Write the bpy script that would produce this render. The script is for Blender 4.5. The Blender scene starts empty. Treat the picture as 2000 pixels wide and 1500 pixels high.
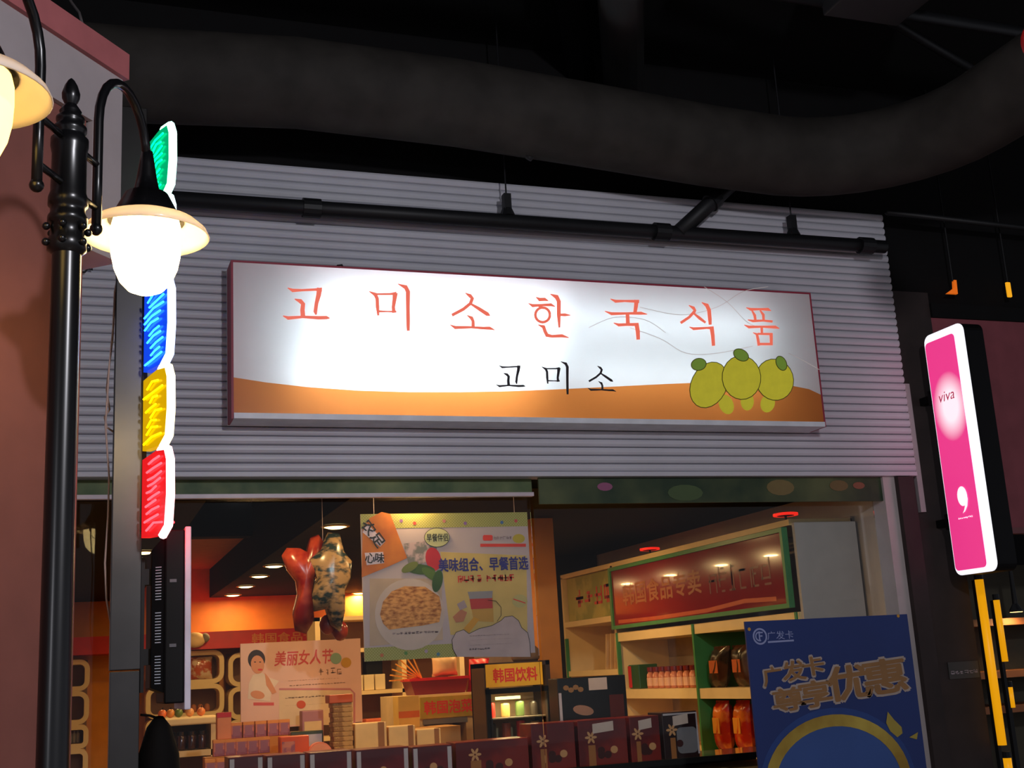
import bpy, bmesh, math, random
from math import radians, sin, cos, pi
from mathutils import Vector, Matrix

scene = bpy.context.scene
col = scene.collection
random.seed(7)

# ------------------------------------------------------------------ camera
FPX = 2398.45                       # focal length in pixels of the 2000 x 1500 frame
EYE = Vector((0.0, -6.6, 1.5))
yaw, pitch, roll = radians(20.07), radians(13.152), radians(-3.306)
fw = Vector((sin(yaw) * cos(pitch), cos(yaw) * cos(pitch), sin(pitch)))
r0 = Vector((cos(yaw), -sin(yaw), 0))
u0 = r0.cross(fw)
RT = cos(roll) * r0 + sin(roll) * u0
UP = -sin(roll) * r0 + cos(roll) * u0
cam_d = bpy.data.cameras.new('camera')
cam_d.sensor_width = 36
cam_d.lens = 36 * FPX / 2000
cam_d.clip_start = .05
cam = bpy.data.objects.new('camera', cam_d)
cam.matrix_world = Matrix(((RT.x, UP.x, -fw.x, EYE.x), (RT.y, UP.y, -fw.y, EYE.y), (RT.z, UP.z, -fw.z, EYE.z), (0, 0, 0, 1)))
col.objects.link(cam)
scene.camera = cam

# ------------------------------------------------------------------ world, exposure
scene.view_settings.view_transform = 'Standard'
scene.view_settings.look = 'None'
scene.view_settings.exposure = 0.0
scene.view_settings.gamma = 1.0
scene.view_settings.use_curve_mapping = False
world = bpy.data.worlds.new('hall_ambient')
scene.world = world
world.use_nodes = True
bg = world.node_tree.nodes['Background']
bg.inputs[0].default_value = (.86, .88, 1.0, 1)
bg.inputs[1].default_value = .34

WARM = (1.0, .60, .25)


def area_light(name, loc, size, power, color, rot=(0, 0, 0), size_y=None, parent=None, spread=None):
    d = bpy.data.lights.new(name, 'AREA')
    d.energy = power
    d.color = color
    d.size = size
    if size_y:
        d.shape = 'RECTANGLE'
        d.size_y = size_y
    else:
        d.shape = 'DISK'
    if spread:
        d.spread = spread
    o = bpy.data.objects.new(name, d)
    o.rotation_euler = rot
    o.location = Vector(loc) - (world_loc(parent) if parent else Vector())
    o.parent = parent
    col.objects.link(o)
    return o


# unseen fill lights added behind the viewer to brighten the slats
for k, (loc, pwr) in enumerate((((1.7, -6.9, 3.7), 370), ((-3.2, -8.8, 2.65), 90))):
    d = bpy.data.lights.new('hall_fill', 'POINT')
    d.energy = pwr
    d.color = (.94, .93, 1.0)
    d.shadow_soft_size = .12
    o = bpy.data.objects.new('hall_fill', d)
    o.location = loc
    col.objects.link(o)


# ------------------------------------------------------------------ helpers
def world_loc(o):
    v = Vector()
    while o:
        v += o.location
        o = o.parent
    return v


def ray(px, py):
    return RT * ((px - 1000) / FPX) + UP * ((750 - py) / FPX) + fw


def aty(px, py, Y):
    r = ray(px, py)
    return EYE + r * ((Y - EYE.y) / r.y)


def atx(px, py, X):
    r = ray(px, py)
    return EYE + r * ((X - EYE.x) / r.x)


def atz(px, py, Z):
    r = ray(px, py)
    return EYE + r * ((Z - EYE.z) / r.z)


def rect(px0, py0, px1, py1, Y):
    """x0, x1, z0, z1 of an upright rectangle facing the hall on the plane y = Y"""
    xm, ym = (px0 + px1) / 2, (py0 + py1) / 2
    return aty(px0, ym, Y).x, aty(px1, ym, Y).x, aty(xm, py1, Y).z, aty(xm, py0, Y).z


def lin(c):
    return tuple(((v / 255 / 12.92) if v / 255 <= .04045 else ((v / 255 + .055) / 1.055) ** 2.4) for v in c)


MATS = {}


def mat(name, rgb, rough=.5, metal=0.0, emit=None, estr=0.0, vary=.10, scale=8.0, trans=0.0, spec=.5, coat=0.0, bump=0.0):
    if name in MATS:
        return MATS[name]
    m = bpy.data.materials.new(name)
    m.use_nodes = True
    nt = m.node_tree
    b = nt.nodes['Principled BSDF']
    c = lin(rgb)
    tc = nt.nodes.new('ShaderNodeTexCoord')
    nz = nt.nodes.new('ShaderNodeTexNoise')
    nz.inputs['Scale'].default_value = scale
    nz.inputs['Detail'].default_value = 4
    nt.links.new(tc.outputs['Object'], nz.inputs['Vector'])
    rp = nt.nodes.new('ShaderNodeValToRGB')
    rp.color_ramp.elements[0].position = .3
    rp.color_ramp.elements[1].position = .7
    rp.color_ramp.elements[0].color = tuple(max(0, v * (1 - vary)) for v in c) + (1,)
    rp.color_ramp.elements[1].color = tuple(min(1, v * (1 + vary)) for v in c) + (1,)
    nt.links.new(nz.outputs['Fac'], rp.inputs['Fac'])
    nt.links.new(rp.outputs['Color'], b.inputs['Base Color'])
    b.inputs['Roughness'].default_value = rough
    b.inputs['Metallic'].default_value = metal
    b.inputs['Specular IOR Level'].default_value = spec
    b.inputs['Coat Weight'].default_value = coat
    b.inputs['Coat Roughness'].default_value = .03
    if emit:
        b.inputs['Emission Color'].default_value = lin(emit) + (1,)
        b.inputs['Emission Strength'].default_value = estr
    if bump:
        bp = nt.nodes.new('ShaderNodeBump')
        bp.inputs['Strength'].default_value = bump
        bp.inputs['Distance'].default_value = .01
        nt.links.new(nz.outputs['Fac'], bp.inputs['Height'])
        nt.links.new(bp.outputs['Normal'], b.inputs['Normal'])
    if trans:
        out = nt.nodes['Material Output']
        tr = nt.nodes.new('ShaderNodeBsdfTranslucent')
        nt.links.new(rp.outputs['Color'], tr.inputs['Color'])
        mx = nt.nodes.new('ShaderNodeMixShader')
        mx.inputs[0].default_value = trans
        nt.links.new(b.outputs[0], mx.inputs[1])
        nt.links.new(tr.outputs[0], mx.inputs[2])
        nt.links.new(mx.outputs[0], out.inputs['Surface'])
    MATS[name] = m
    return m


def two_tone(name, rgb1, rgb2, scale, rough=.5, p0=.45, p1=.55, kind='noise', stretch=(1, 1, 1), spec=.5):
    m = mat(name, rgb1, rough, spec=spec)
    nt = m.node_tree
    rp = next(n for n in nt.nodes if n.type == 'VALTORGB')
    nz = next(n for n in nt.nodes if n.type == 'TEX_NOISE')
    tc = next(n for n in nt.nodes if n.type == 'TEX_COORD')
    mp = nt.nodes.new('ShaderNodeMapping')
    mp.inputs['Scale'].default_value = stretch
    nt.links.new(tc.outputs['Object'], mp.inputs['Vector'])
    if kind == 'checker':
        ck = nt.nodes.new('ShaderNodeTexChecker')
        ck.inputs['Scale'].default_value = scale
        ck.inputs['Color1'].default_value = lin(rgb1) + (1,)
        ck.inputs['Color2'].default_value = lin(rgb2) + (1,)
        nt.links.new(mp.outputs[0], ck.inputs['Vector'])
        b = nt.nodes['Principled BSDF']
        nt.links.new(ck.outputs['Color'], b.inputs['Base Color'])
    else:
        nt.links.new(mp.outputs[0], nz.inputs['Vector'])
        nz.inputs['Scale'].default_value = scale
        rp.color_ramp.elements[0].position = p0
        rp.color_ramp.elements[1].position = p1
        rp.color_ramp.elements[0].color = lin(rgb1) + (1,)
        rp.color_ramp.elements[1].color = lin(rgb2) + (1,)
    return m


def glow(name, rgb, strength):
    """a lit surface: lamp glass, tube, backlit film"""
    return mat(name, rgb, .4, emit=rgb, estr=strength, vary=.03)


def glass(name, tint=(.93, .96, .95), refl=.05):
    if name in MATS:
        return MATS[name]
    m = bpy.data.materials.new(name)
    m.use_nodes = True
    nt = m.node_tree
    nt.nodes.remove(nt.nodes['Principled BSDF'])
    t = nt.nodes.new('ShaderNodeBsdfTransparent')
    t.inputs[0].default_value = tint + (1,)
    g = nt.nodes.new('ShaderNodeBsdfGlossy')
    g.inputs['Roughness'].default_value = .02
    g.inputs['Color'].default_value = (1, 1, 1, 1)
    lw = nt.nodes.new('ShaderNodeFresnel')
    lw.inputs['IOR'].default_value = 1.22
    mx = nt.nodes.new('ShaderNodeMixShader')
    nt.links.new(lw.outputs[0], mx.inputs[0])
    nt.links.new(t.outputs[0], mx.inputs[1])
    nt.links.new(g.outputs[0], mx.inputs[2])
    nt.links.new(mx.outputs[0], nt.nodes['Material Output'].inputs['Surface'])
    MATS[name] = m
    return m


def tag(o, label, cat, group=None, kind=None):
    if kind:
        o['kind'] = kind
    o['label'] = label
    o['category'] = cat
    if group:
        o['group'] = group
    return o


def thing(name, label, cat, loc, group=None):
    o = bpy.data.objects.new(name, None)
    o.empty_display_size = .05
    o.location = loc
    col.objects.link(o)
    return tag(o, label, cat, group)


class MB:
    """collects shapes in world coordinates and links them as ONE mesh object"""

    def __init__(s):
        s.v, s.f = [], []

    def add(s, vs, fs):
        n = len(s.v)
        s.v += [Vector(v) for v in vs]
        s.f += [tuple(i + n for i in f) for f in fs]
        return s

    def box(s, x0, x1, y0, y1, z0, z1):
        return s.add([(x, y, z) for z in (z0, z1) for y in (y0, y1) for x in (x0, x1)],
                     [(0, 2, 3, 1), (4, 5, 7, 6), (0, 1, 5, 4), (2, 6, 7, 3), (0, 4, 6, 2), (1, 3, 7, 5)])

    def obox(s, c, ax, ay, az):
        c, ax, ay, az = Vector(c), Vector(ax), Vector(ay), Vector(az)
        return s.add([c + ax * i + ay * j + az * k for k in (-1, 1) for j in (-1, 1) for i in (-1, 1)],
                     [(0, 2, 3, 1), (4, 5, 7, 6), (0, 1, 5, 4), (2, 6, 7, 3), (0, 4, 6, 2), (1, 3, 7, 5)])

    def tube(s, path, r, n=12, cap=True):
        path = [Vector(p) for p in path]
        rs = r if isinstance(r, (list, tuple)) else [r] * len(path)
        rings = []
        prev = None
        for i, p in enumerate(path):
            d = (path[min(i + 1, len(path) - 1)] - path[max(i - 1, 0)]).normalized()
            if prev is None:
                a = d.cross(Vector((0, 0, 1)))
                if a.length < 1e-3:
                    a = d.cross(Vector((1, 0, 0)))
                a.normalize()
            else:
                a = (prev - d * prev.dot(d)).normalized()
            prev = a
            b = d.cross(a)
            rings.append([p + (a * cos(2 * pi * k / n) + b * sin(2 * pi * k / n)) * rs[i] for k in range(n)])
        vs = [v for rg in rings for v in rg]
        fs = [(i * n + k, i * n + (k + 1) % n, (i + 1) * n + (k + 1) % n, (i + 1) * n + k) for i in range(len(path) - 1) for k in range(n)]
        if cap:
            fs += [tuple(range(n - 1, -1, -1)), tuple((len(path) - 1) * n + k for k in range(n))]
        return s.add(vs, fs)

    def lathe(s, c, prof, n=24, closed=False):
        c = Vector(c)
        vs, fs = [], []
        for (r, z) in prof:
            vs += [c + Vector((r * cos(2 * pi * k / n), r * sin(2 * pi * k / n), z)) for k in range(n)]
        for i in range(len(prof) - 1):
            for k in range(n):
                fs.append((i * n + k, i * n + (k + 1) % n, (i + 1) * n + (k + 1) % n, (i + 1) * n + k))
        return s.add(vs, fs)

    def ball(s, c, rx, ry=None, rz=None, n=14, m=8):
        ry = ry or rx
        rz = rz or rx
        c = Vector(c)
        vs = [c + Vector((0, 0, -rz))]
        for j in range(1, m):
            t = -pi / 2 + pi * j / m
            vs += [c + Vector((rx * cos(t) * cos(2 * pi * k / n), ry * cos(t) * sin(2 * pi * k / n), rz * sin(t))) for k in range(n)]
        vs.append(c + Vector((0, 0, rz)))
        fs = [(0, 1 + (k + 1) % n, 1 + k) for k in range(n)]
        for j in range(m - 2):
            fs += [(1 + j * n + k, 1 + j * n + (k + 1) % n, 1 + (j + 1) * n + (k + 1) % n, 1 + (j + 1) * n + k) for k in range(n)]
        L = len(vs) - 1
        fs += [(L, 1 + (m - 2) * n + k, 1 + (m - 2) * n + (k + 1) % n) for k in range(n)]
        return s.add(vs, fs)

    def prism(s, pts, off):
        """polygon of points (counter-clockwise seen from its front) given a thickness vector `off` pointing to the back"""
        pts = [Vector(p) for p in pts]
        off = Vector(off)
        n = len(pts)
        return s.add(pts + [p + off for p in pts],
                     [tuple(range(n)), tuple(range(2 * n - 1, n - 1, -1))] + [(i + n, (i + 1) % n + n, (i + 1) % n, i) for i in range(n)])

    def poly(s, pts):
        return s.add(pts, [tuple(range(len(pts)))])

    def build(s, name, material, parent=None, smooth=False, bevel=0.0):
        lo = Vector([min(v[i] for v in s.v) for i in range(3)])
        hi = Vector([max(v[i] for v in s.v) for i in range(3)])
        o0 = Vector(((lo.x + hi.x) / 2, (lo.y + hi.y) / 2, lo.z))
        me = bpy.data.meshes.new(name)
        me.from_pydata([v - o0 for v in s.v], [], s.f)
        me.materials.append(material)
        if smooth:
            for p in me.polygons:
                p.use_smooth = True
        o = bpy.data.objects.new(name, me)
        o.location = o0 - (world_loc(parent) if parent else Vector())
        o.parent = parent
        col.objects.link(o)
        if bevel:
            md = o.modifiers.new('bevel', 'BEVEL')
            md.width = bevel
            md.segments = 2
            md.limit_method = 'ANGLE'
        return o


def struct(name, mb, material, label=None, cat='wall', parent=None, **k):
    o = mb.build(name, material, parent, **k)
    if parent is None:
        o['kind'] = 'structure'
        o['label'] = label
        o['category'] = cat
    return o


class Frame:
    """a flat panel: u to its right, v up, both in metres; print lies on it"""

    def __init__(s, o, u, v):
        s.o, s.u, s.v = Vector(o), Vector(u).normalized(), Vector(v).normalized()
        s.n = s.u.cross(s.v)

    def p(s, a, b, l=0.0):
        return s.o + s.u * a + s.v * b + s.n * l


def print_poly(fr, pts, layer, name, m, parent, thick=.0006):
    mb = MB()
    mb.prism([fr.p(a, b, layer) for a, b in pts], -fr.n * thick)
    return mb.build(name, m, parent)


def ellipse(ca, cb, ra, rb, n=24, rot=0.0, a0=0, a1=2 * pi):
    full = abs(a1 - a0 - 2 * pi) < 1e-6
    out = []
    for k in range(n if full else n + 1):
        t = a0 + (a1 - a0) * k / n
        x, y = ra * cos(t), rb * sin(t)
        out.append((ca + x * cos(rot) - y * sin(rot), cb + x * sin(rot) + y * cos(rot)))
    return out


def rrect(a0, b0, a1, b1, r, n=5):
    out = []
    for cx, cy, t0 in ((a1 - r, b0 + r, -pi / 2), (a1 - r, b1 - r, 0), (a0 + r, b1 - r, pi / 2), (a0 + r, b0 + r, pi)):
        out += [(cx + r * cos(t0 + pi / 2 * k / n), cy + r * sin(t0 + pi / 2 * k / n)) for k in range(n + 1)]
    return out


def stroke_strip(pts, ws):
    """brush stroke as a quad strip: centre line and widths -> left and right borders"""
    L, R = [], []
    for i, (x, y) in enumerate(pts):
        a, b = pts[max(i - 1, 0)], pts[min(i + 1, len(pts) - 1)]
        dx, dy = b[0] - a[0], b[1] - a[1]
        d = math.hypot(dx, dy) or 1
        nx, ny = -dy / d, dx / d
        L.append((x + nx * ws[i] / 2, y + ny * ws[i] / 2))
        R.append((x - nx * ws[i] / 2, y - ny * ws[i] / 2))
    return L, R


def line_print(fr, pts, w, layer, name, m, parent):
    L, R = stroke_strip(pts, w if isinstance(w, (list, tuple)) else [w] * len(pts))
    mb = MB()
    n = len(pts)
    mb.add([fr.p(a, b, layer) for a, b in L + R], [(i, n + i, n + i + 1, i + 1) for i in range(n - 1)])
    return mb.build(name, m, parent)


def text_print(fr, body, a0, b0, a1, b1, layer, m, parent, name='lettering', bold=0.0, rot=0.0, keep=False, shear=0.0):
    cu = bpy.data.curves.new('tmp_text', 'FONT')
    cu.body = body
    cu.resolution_u = 2
    cu.shear = shear
    ob = bpy.data.objects.new('tmp_text', cu)
    col.objects.link(ob)
    bpy.context.view_layer.update()
    me = bpy.data.meshes.new_from_object(ob.evaluated_get(bpy.context.evaluated_depsgraph_get()))
    vs = [v.co.copy() for v in me.vertices]
    fs = [tuple(p.vertices) for p in me.polygons]
    bpy.data.objects.remove(ob)
    bpy.data.curves.remove(cu)
    bpy.data.meshes.remove(me)
    if not vs:
        return None
    x0, x1 = min(v.x for v in vs), max(v.x for v in vs)
    y0, y1 = min(v.y for v in vs), max(v.y for v in vs)
    sx, sy = (a1 - a0) / (x1 - x0), (b1 - b0) / (y1 - y0)
    if keep:
        sx = sy = min(sx, sy)
    ca, cb = (a0 + a1) / 2, (b0 + b1) / 2
    mb = MB()
    shifts = [(0, 0)] + ([(bold * cos(2 * pi * k / 6), bold * sin(2 * pi * k / 6)) for k in range(6)] if bold else [])
    for j, (ex, ey) in enumerate(shifts):
        out = []
        for v in vs:
            a, b = (v.x + ex - (x0 + x1) / 2) * sx, (v.y + ey - (y0 + y1) / 2) * sy
            out.append(fr.p(ca + a * cos(rot) - b * sin(rot), cb + a * sin(rot) + b * cos(rot), layer + .00005 * j))
        mb.add(out, fs)
    return mb.build(name, m, parent)


def scribble(fr, a0, b0, a1, b1, n, layer, m, parent, name='lettering', w=.13, seed=1):
    """a line of print too blurred to read: n blocks of short strokes"""
    rnd = random.Random(seed)
    mb = MB()
    cw = (a1 - a0) / n
    h = b1 - b0
    for i in range(n):
        x = a0 + cw * (i + .08)
        ww = cw * .84
        t = w * min(h, cw)
        for k in range(rnd.randint(2, 4)):
            y = b0 + h * rnd.choice((.0, .22, .44, .66, .86))
            xa = x + ww * rnd.choice((0, .1, .3))
            xb = x + ww * rnd.choice((.7, .9, 1.0))
            mb.poly([fr.p(xa, y, layer), fr.p(xb, y, layer), fr.p(xb, y + t, layer), fr.p(xa, y + t, layer)])
        for k in range(rnd.randint(1, 3)):
            xx = x + ww * rnd.choice((0.05, .3, .5, .85))
            ya, yb = b0 + h * rnd.choice((0, .2)), b0 + h * rnd.choice((.7, 1.0))
            mb.poly([fr.p(xx, ya, layer), fr.p(xx + t, ya, layer), fr.p(xx + t, yb, layer), fr.p(xx, yb, layer)])
    return mb.build(name, m, parent)


FRONT = ((1, 0, 0), (0, 0, 1))

# ------------------------------------------------------------------ materials
M = dict(
    black=mat('ceiling_black', (16, 16, 17), .85, spec=.2),
    duct=mat('duct_wrap', (47, 44, 41), .75, vary=.25, scale=5, spec=.2, bump=.3),
    pipe=mat('pipe_black', (24, 25, 27), .5, spec=.3),
    floor=mat('floor_stone', (150, 138, 128), .3),
    slat=mat('shutter_white', (196, 196, 204), .45, vary=.04, scale=3),
    header=mat('header_black', (14, 13, 14), .8, spec=.2),
    salmon=mat('wall_salmon', (128, 76, 68), .7, vary=.06),
    pale=mat('panel_pale', (164, 154, 156), .6, vary=.05),
    pinktrim=mat('trim_pink', (170, 96, 98), .6),
    iron=mat('cast_iron_black', (13, 13, 15), .28, spec=.5),
    steel=mat('steel_brushed', (84, 82, 81), .30, metal=1.0, vary=.12, scale=4),
    plastic=mat('plastic_black', (11, 11, 13), .55, spec=.2),
    silver=mat('silver_grey', (226, 222, 240), .35),
    white=mat('paint_white', (186, 176, 174), .5, vary=.05),
    cream=mat('cream_laminate', (236, 206, 150), .45, vary=.05),
    orange=mat('wall_orange', (206, 128, 44), .6, vary=.08),
    brown=mat('wall_brown', (150, 92, 50), .7),
    darkback=mat('shelf_back_brown', (120, 88, 66), .7),
    red=mat('paint_red', (205, 22, 26), .45),
    yellow=mat('sign_yellow', (226, 176, 36), .5),
    green=mat('edge_green', (62, 132, 74), .4),
    pillar=mat('pillar_brown', (46, 35, 33), .7, vary=.25, scale=6),
    pinkwall=mat('wall_pink', (140, 70, 78), .7),
    wire=mat('cable_white', (190, 160, 150), .5),
    paper=mat('print_paper', (190, 174, 182), .5, vary=.02),
    ink_blue=mat('ink_blue', (44, 44, 130), .5),
    ink_red=mat('ink_red', (222, 60, 50), .5),
    ink_black=mat('ink_black', (26, 22, 24), .5),
    ink_grey=mat('ink_grey', (150, 130, 140), .5),
    gold=mat('ink_gold', (206, 150, 50), .4),
)

# ------------------------------------------------------------------ large structure
struct('floor', MB().box(-9, 15, -18, 10, -.1, 0), M['floor'], 'dark polished stone floor of the hall and shop', 'floor')
struct('ceiling', MB().box(-9, 15, -18, .3, 5.4, 5.5), M['black'], 'black painted open ceiling above the hall', 'ceiling')
FZ0, FZ1, FX0, FX1 = 2.592, 4.408, -.25, 5.182          # shutter fascia
struct('wall_front', MB().box(-9, 15, .12, .26, 2.62, 5.4), M['header'], 'black wall above the shop fronts behind the shutter slats', 'wall')
struct('wall_back', MB().box(-.6, 5.3, 9.2, 9.3, 0, 3.7), M['orange'], 'orange lit back wall of the shop', 'wall')
struct('wall_left', MB().box(-.7, -.6, .26, 9.3, 0, 3.7), M['brown'], 'brown side wall of the shop behind the steel column', 'wall')
struct('wall_right', MB().box(5.02, 5.14, .05, 9.3, 0, 3.7), M['white'], 'white side wall of the shop behind the red header', 'wall')
cl = struct('ceiling.001', MB().box(-.7, 5.14, .26, 9.3, 3.7, 3.8), M['black'], 'black ceiling inside the shop', 'ceiling')
struct('trim_1', MB().box(1.62, 5.02, .5, 9.2, 2.6, 3.7), M['black'], 'black dropped ceiling bulkhead carrying the shop downlights', 'bulkhead')
struct('trim_2', MB().box(-.6, .75, .9, 9.2, 2.6, 3.7), M['black'], 'narrow black bulkhead over the shelves beside the steel column', 'bulkhead')
struct('trim_3', MB().box(4.93, 5.02, .02, .3, 0, 2.62), M['white'], 'white door jamb between the shop glass and brown pillar', 'jamb')

struct('ceiling.002', MB().box(.75, 1.62, 5.5, 9.2, 2.95, 3.05), mat('ceiling_brown', (170, 104, 56), .7), 'brown ceiling over the shop aisle between the black bulkheads', 'ceiling')
struct('trim_6', MB().box(.75, 1.62, 5.3, 5.5, 2.90, 3.7), M['black'], 'black cross beam before the brown aisle ceiling', 'beam')

# far dark wall behind everything so that no gap stays open
struct('wall_far', MB().box(5.5, 15, 3.2, 3.3, 0, 5.4), M['header'], 'dark back wall of the neighbouring shop', 'wall')

# ---- shutter fascia: every slat its own piece
root = thing('shutter_fascia', 'white horizontal slat fascia panel above the shop front behind the lightbox', 'shutter', ((FX0 + FX1) / 2, .06, FZ0))
MB().box(FX0 + .01, FX1 - .03, .035, .119, FZ0 + .01, FZ1).build('backing', mat('shutter_back', (96, 92, 100), .7), root)
NS = 36
pitch_s = (FZ1 - FZ0 - .03) / NS
prof = [(.034, 0.0), (.012, .0), (.001, .10), (-.006, .35), (-.006, .62), (.0, .88), (.018, .93), (.034, .93)]
mb = MB()
n = len(prof)
mb.add([(x, y, FZ0 + .03 + t * pitch_s) for x in (FX0, FX1) for y, t in prof],
       [(i, i + 1, n + i + 1, n + i) for i in range(n - 1)] + [tuple(range(n - 1, -1, -1)), tuple(range(n, 2 * n))])
slat0 = mb.build('slat', M['slat'], root)
for i in range(1, NS):
    s = slat0.copy()
    s.location = slat0.location + Vector((0, 0, i * pitch_s))
    s.parent = root
    col.objects.link(s)
MB().box(FX0, FX1, -.012, .11, FZ0, FZ0 + .028).build('bottom_rail', M['slat'], root, bevel=.004)

# ---- black frame rail and green valances under the fascia
o = MB().box(-.25, 2.53, .06, .10, 2.488, 2.51).build('valance_rail', mat('rail_white', (205, 190, 196), .4))
tag(o, 'thin white rail along the bottom of the green valance', 'rail')
gm = two_tone('valance_green', (58, 84, 50), (120, 132, 84), 3.0, .6, .40, .70)
o = MB().box(-.25, 2.53, .09, .11, 2.51, 2.592).build('valance', gm)
tag(o, 'green printed valance strip above the white rail', 'valance')
o = MB().box(2.555, 4.93, .04, .055, 2.437, 2.592).build('banner', two_tone('banner_green', (30, 52, 30), (88, 96, 58), 2.2, .6, .40, .72))
tag(o, 'long dark green printed banner hanging under the shutter beside the pillar', 'banner')
bo = o
fr = Frame((2.555, .039, 2.437), *FRONT)
for k, (a, b, r, c) in enumerate(((.42, .13, .05, (150, 84, 120)), (1.62, .09, .10, (120, 104, 60)), (2.05, .11, .07, (112, 92, 52)), (2.2, .125, .045, (140, 84, 60)), (.95, .06, .12, (70, 90, 52)))):
    print_poly(fr, ellipse(a, min(b, .10), r, min(r * .5, .05), 14), .001 + .0003 * k, 'leaf_print', mat('valance_spot_%d' % k, c, .6), bo, .0003)

# ---- shop glass
GL = glass('shop_glass')
for k, (x0, x1) in enumerate(((-.25, 2.535), (2.555, 4.925))):
    o = MB().box(x0, x1, .145, .153, 0, 2.60).build('window_%d' % (k + 1), GL)
    o['kind'] = 'structure'
    o['label'] = ('clear shop window pane behind the white valance rail', 'clear shop window pane behind the green banner')[k]
    o['category'] = 'window'

# ------------------------------------------------------------------ the lightbox sign
SX0, SX1, SZ0, SZ1, SY = .768, 4.398, 2.868, 3.742, -.20
sign = thing('lightbox_sign', 'long white backlit shop sign with red Korean lettering and an orange wave', 'sign', ((SX0 + SX1) / 2, -.1, SZ0))
boxm = mat('sign_side_red', (150, 40, 62), .5)
inner = mat('sign_inner_white', (235, 235, 235), .6)
MB().box(SX0, SX1, -.03, -.008, SZ0, SZ1).build('back_panel', inner, sign)
MB().box(SX0, SX0 + .012, SY, -.03, SZ0, SZ1).build('side_panel', boxm, sign)
MB().box(SX1 - .012, SX1, SY, -.03, SZ0, SZ1).build('side_panel', boxm, sign)
MB().box(SX0 + .012, SX1 - .012, SY, -.03, SZ1 - .012, SZ1).build('top_panel', boxm, sign)
MB().box(SX0 + .012, SX1 - .012, SY - .01, -.03, SZ0, SZ0 + .030).build('bottom_rail', mat('sign_rail', (225, 228, 235), .4), sign)
fs_ = Frame((0, SY, 0), *FRONT)


def on_sign(px, py):
    p = aty(px, py, SY)
    return p.x, p.z


wave = [(SX0 + .012, on_sign(455, 737)[1])] + [on_sign(*q) for q in ((520, 747), (600, 756), (700, 763), (800, 766), (900, 766), (1000, 764), (1100, 760), (1200, 755), (1300, 750), (1400, 746), (1480, 746), (1540, 752), (1580, 760))] + [(SX1 - .012, on_sign(1612, 771)[1])]
zb = SZ0 + .030
top = SZ1 - .012
face_m = mat('face_acrylic_white', (238, 242, 242), .35, trans=.55, vary=.01, spec=.3)
band_m = mat('face_acrylic_orange', (220, 136, 66), .35, trans=.55, vary=.01, spec=.3)
nw = len(wave)
MB().add([(x, SY, z) for x, z in wave] + [(x, SY, top) for x, z in wave], [(i, i + 1, nw + i + 1, nw + i) for i in range(nw - 1)]).build('face_panel', face_m, sign)
MB().add([(x, SY, zb) for x, z in wave] + [(x, SY, z) for x, z in wave], [(i, i + 1, nw + i + 1, nw + i) for i in range(nw - 1)]).build('orange_band', band_m, sign)
# fluorescent tubes inside the box
tube_m = glow('tube_white', (235, 245, 255), 1.0)
for (xa, xb, z, pw) in ((.98, 2.60, 3.10, 5.2), (1.05, 2.75, 3.32, 5.2), (1.1, 2.85, 3.55, 4.6), (2.65, 4.2, 3.15, 2.0), (2.65, 4.2, 3.50, 2.0)):
    MB().tube([(xa, -.06, z), (xb, -.06, z)], .013, 8).build('fluorescent_tube', tube_m, sign)
    area_light('tube_light', ((xa + xb) / 2, -.075, z), xb - xa - .3, pw, (.90, .97, 1.0), (radians(90), 0, 0), .10, sign)

BIG = {}


def conv(pts, ox, oy, sc):
    return [(ox + x / sc, oy + y / sc) for x, y in pts]


def G(key, ox, oy, sc, *strokes):
    BIG[key] = [(conv([(a, b) for a, b, w in st], ox, oy, sc), [w / sc for a, b, w in st]) for st in strokes]


G('go', 540, 540, 6.667,
  [(145, 150, 10), (210, 183, 46), (330, 180, 30), (500, 172, 32), (590, 172, 52)],
  [(560, 150, 66), (548, 240, 62), (520, 350, 48), (505, 460, 50), (515, 500, 22)],
  [(235, 295, 10), (310, 322, 56), (345, 360, 56), (337, 440, 58), (345, 530, 60)],
  [(85, 515, 12), (150, 543, 46), (340, 528, 32), (550, 540, 46), (650, 537, 46), (692, 545, 10)])
G('mi', 540, 540, 6.667,
  [(1205, 195, 8), (1285, 235, 50), (1310, 290, 46), (1315, 400, 46), (1325, 510, 26)],
  [(1300, 232, 26), (1480, 230, 26), (1560, 222, 44)],
  [(1545, 215, 68), (1535, 300, 52), (1520, 400, 44), (1528, 475, 50)],
  [(1310, 455, 30), (1450, 458, 18), (1560, 460, 28)],
  [(1580, 100, 8), (1680, 140, 56), (1710, 200, 56), (1710, 400, 50), (1712, 600, 50), (1715, 710, 40)])
G('so', 860, 550, 6.667,
  [(325, 150, 8), (385, 185, 48), (415, 220, 46), (390, 290, 44)],
  [(405, 275, 40), (300, 360, 42), (150, 440, 40)],
  [(385, 285, 25), (500, 355, 46), (610, 425, 52), (645, 445, 10)],
  [(345, 440, 8), (405, 475, 46), (425, 520, 40), (425, 600, 46)],
  [(125, 565, 8), (190, 600, 44), (400, 597, 30), (560, 608, 36), (640, 608, 42), (705, 632, 8)])
ring = [(1330 + 95 * cos(t), 435 + 95 * sin(t), 34) for t in [2 * pi * k / 20 for k in range(21)]]
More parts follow.
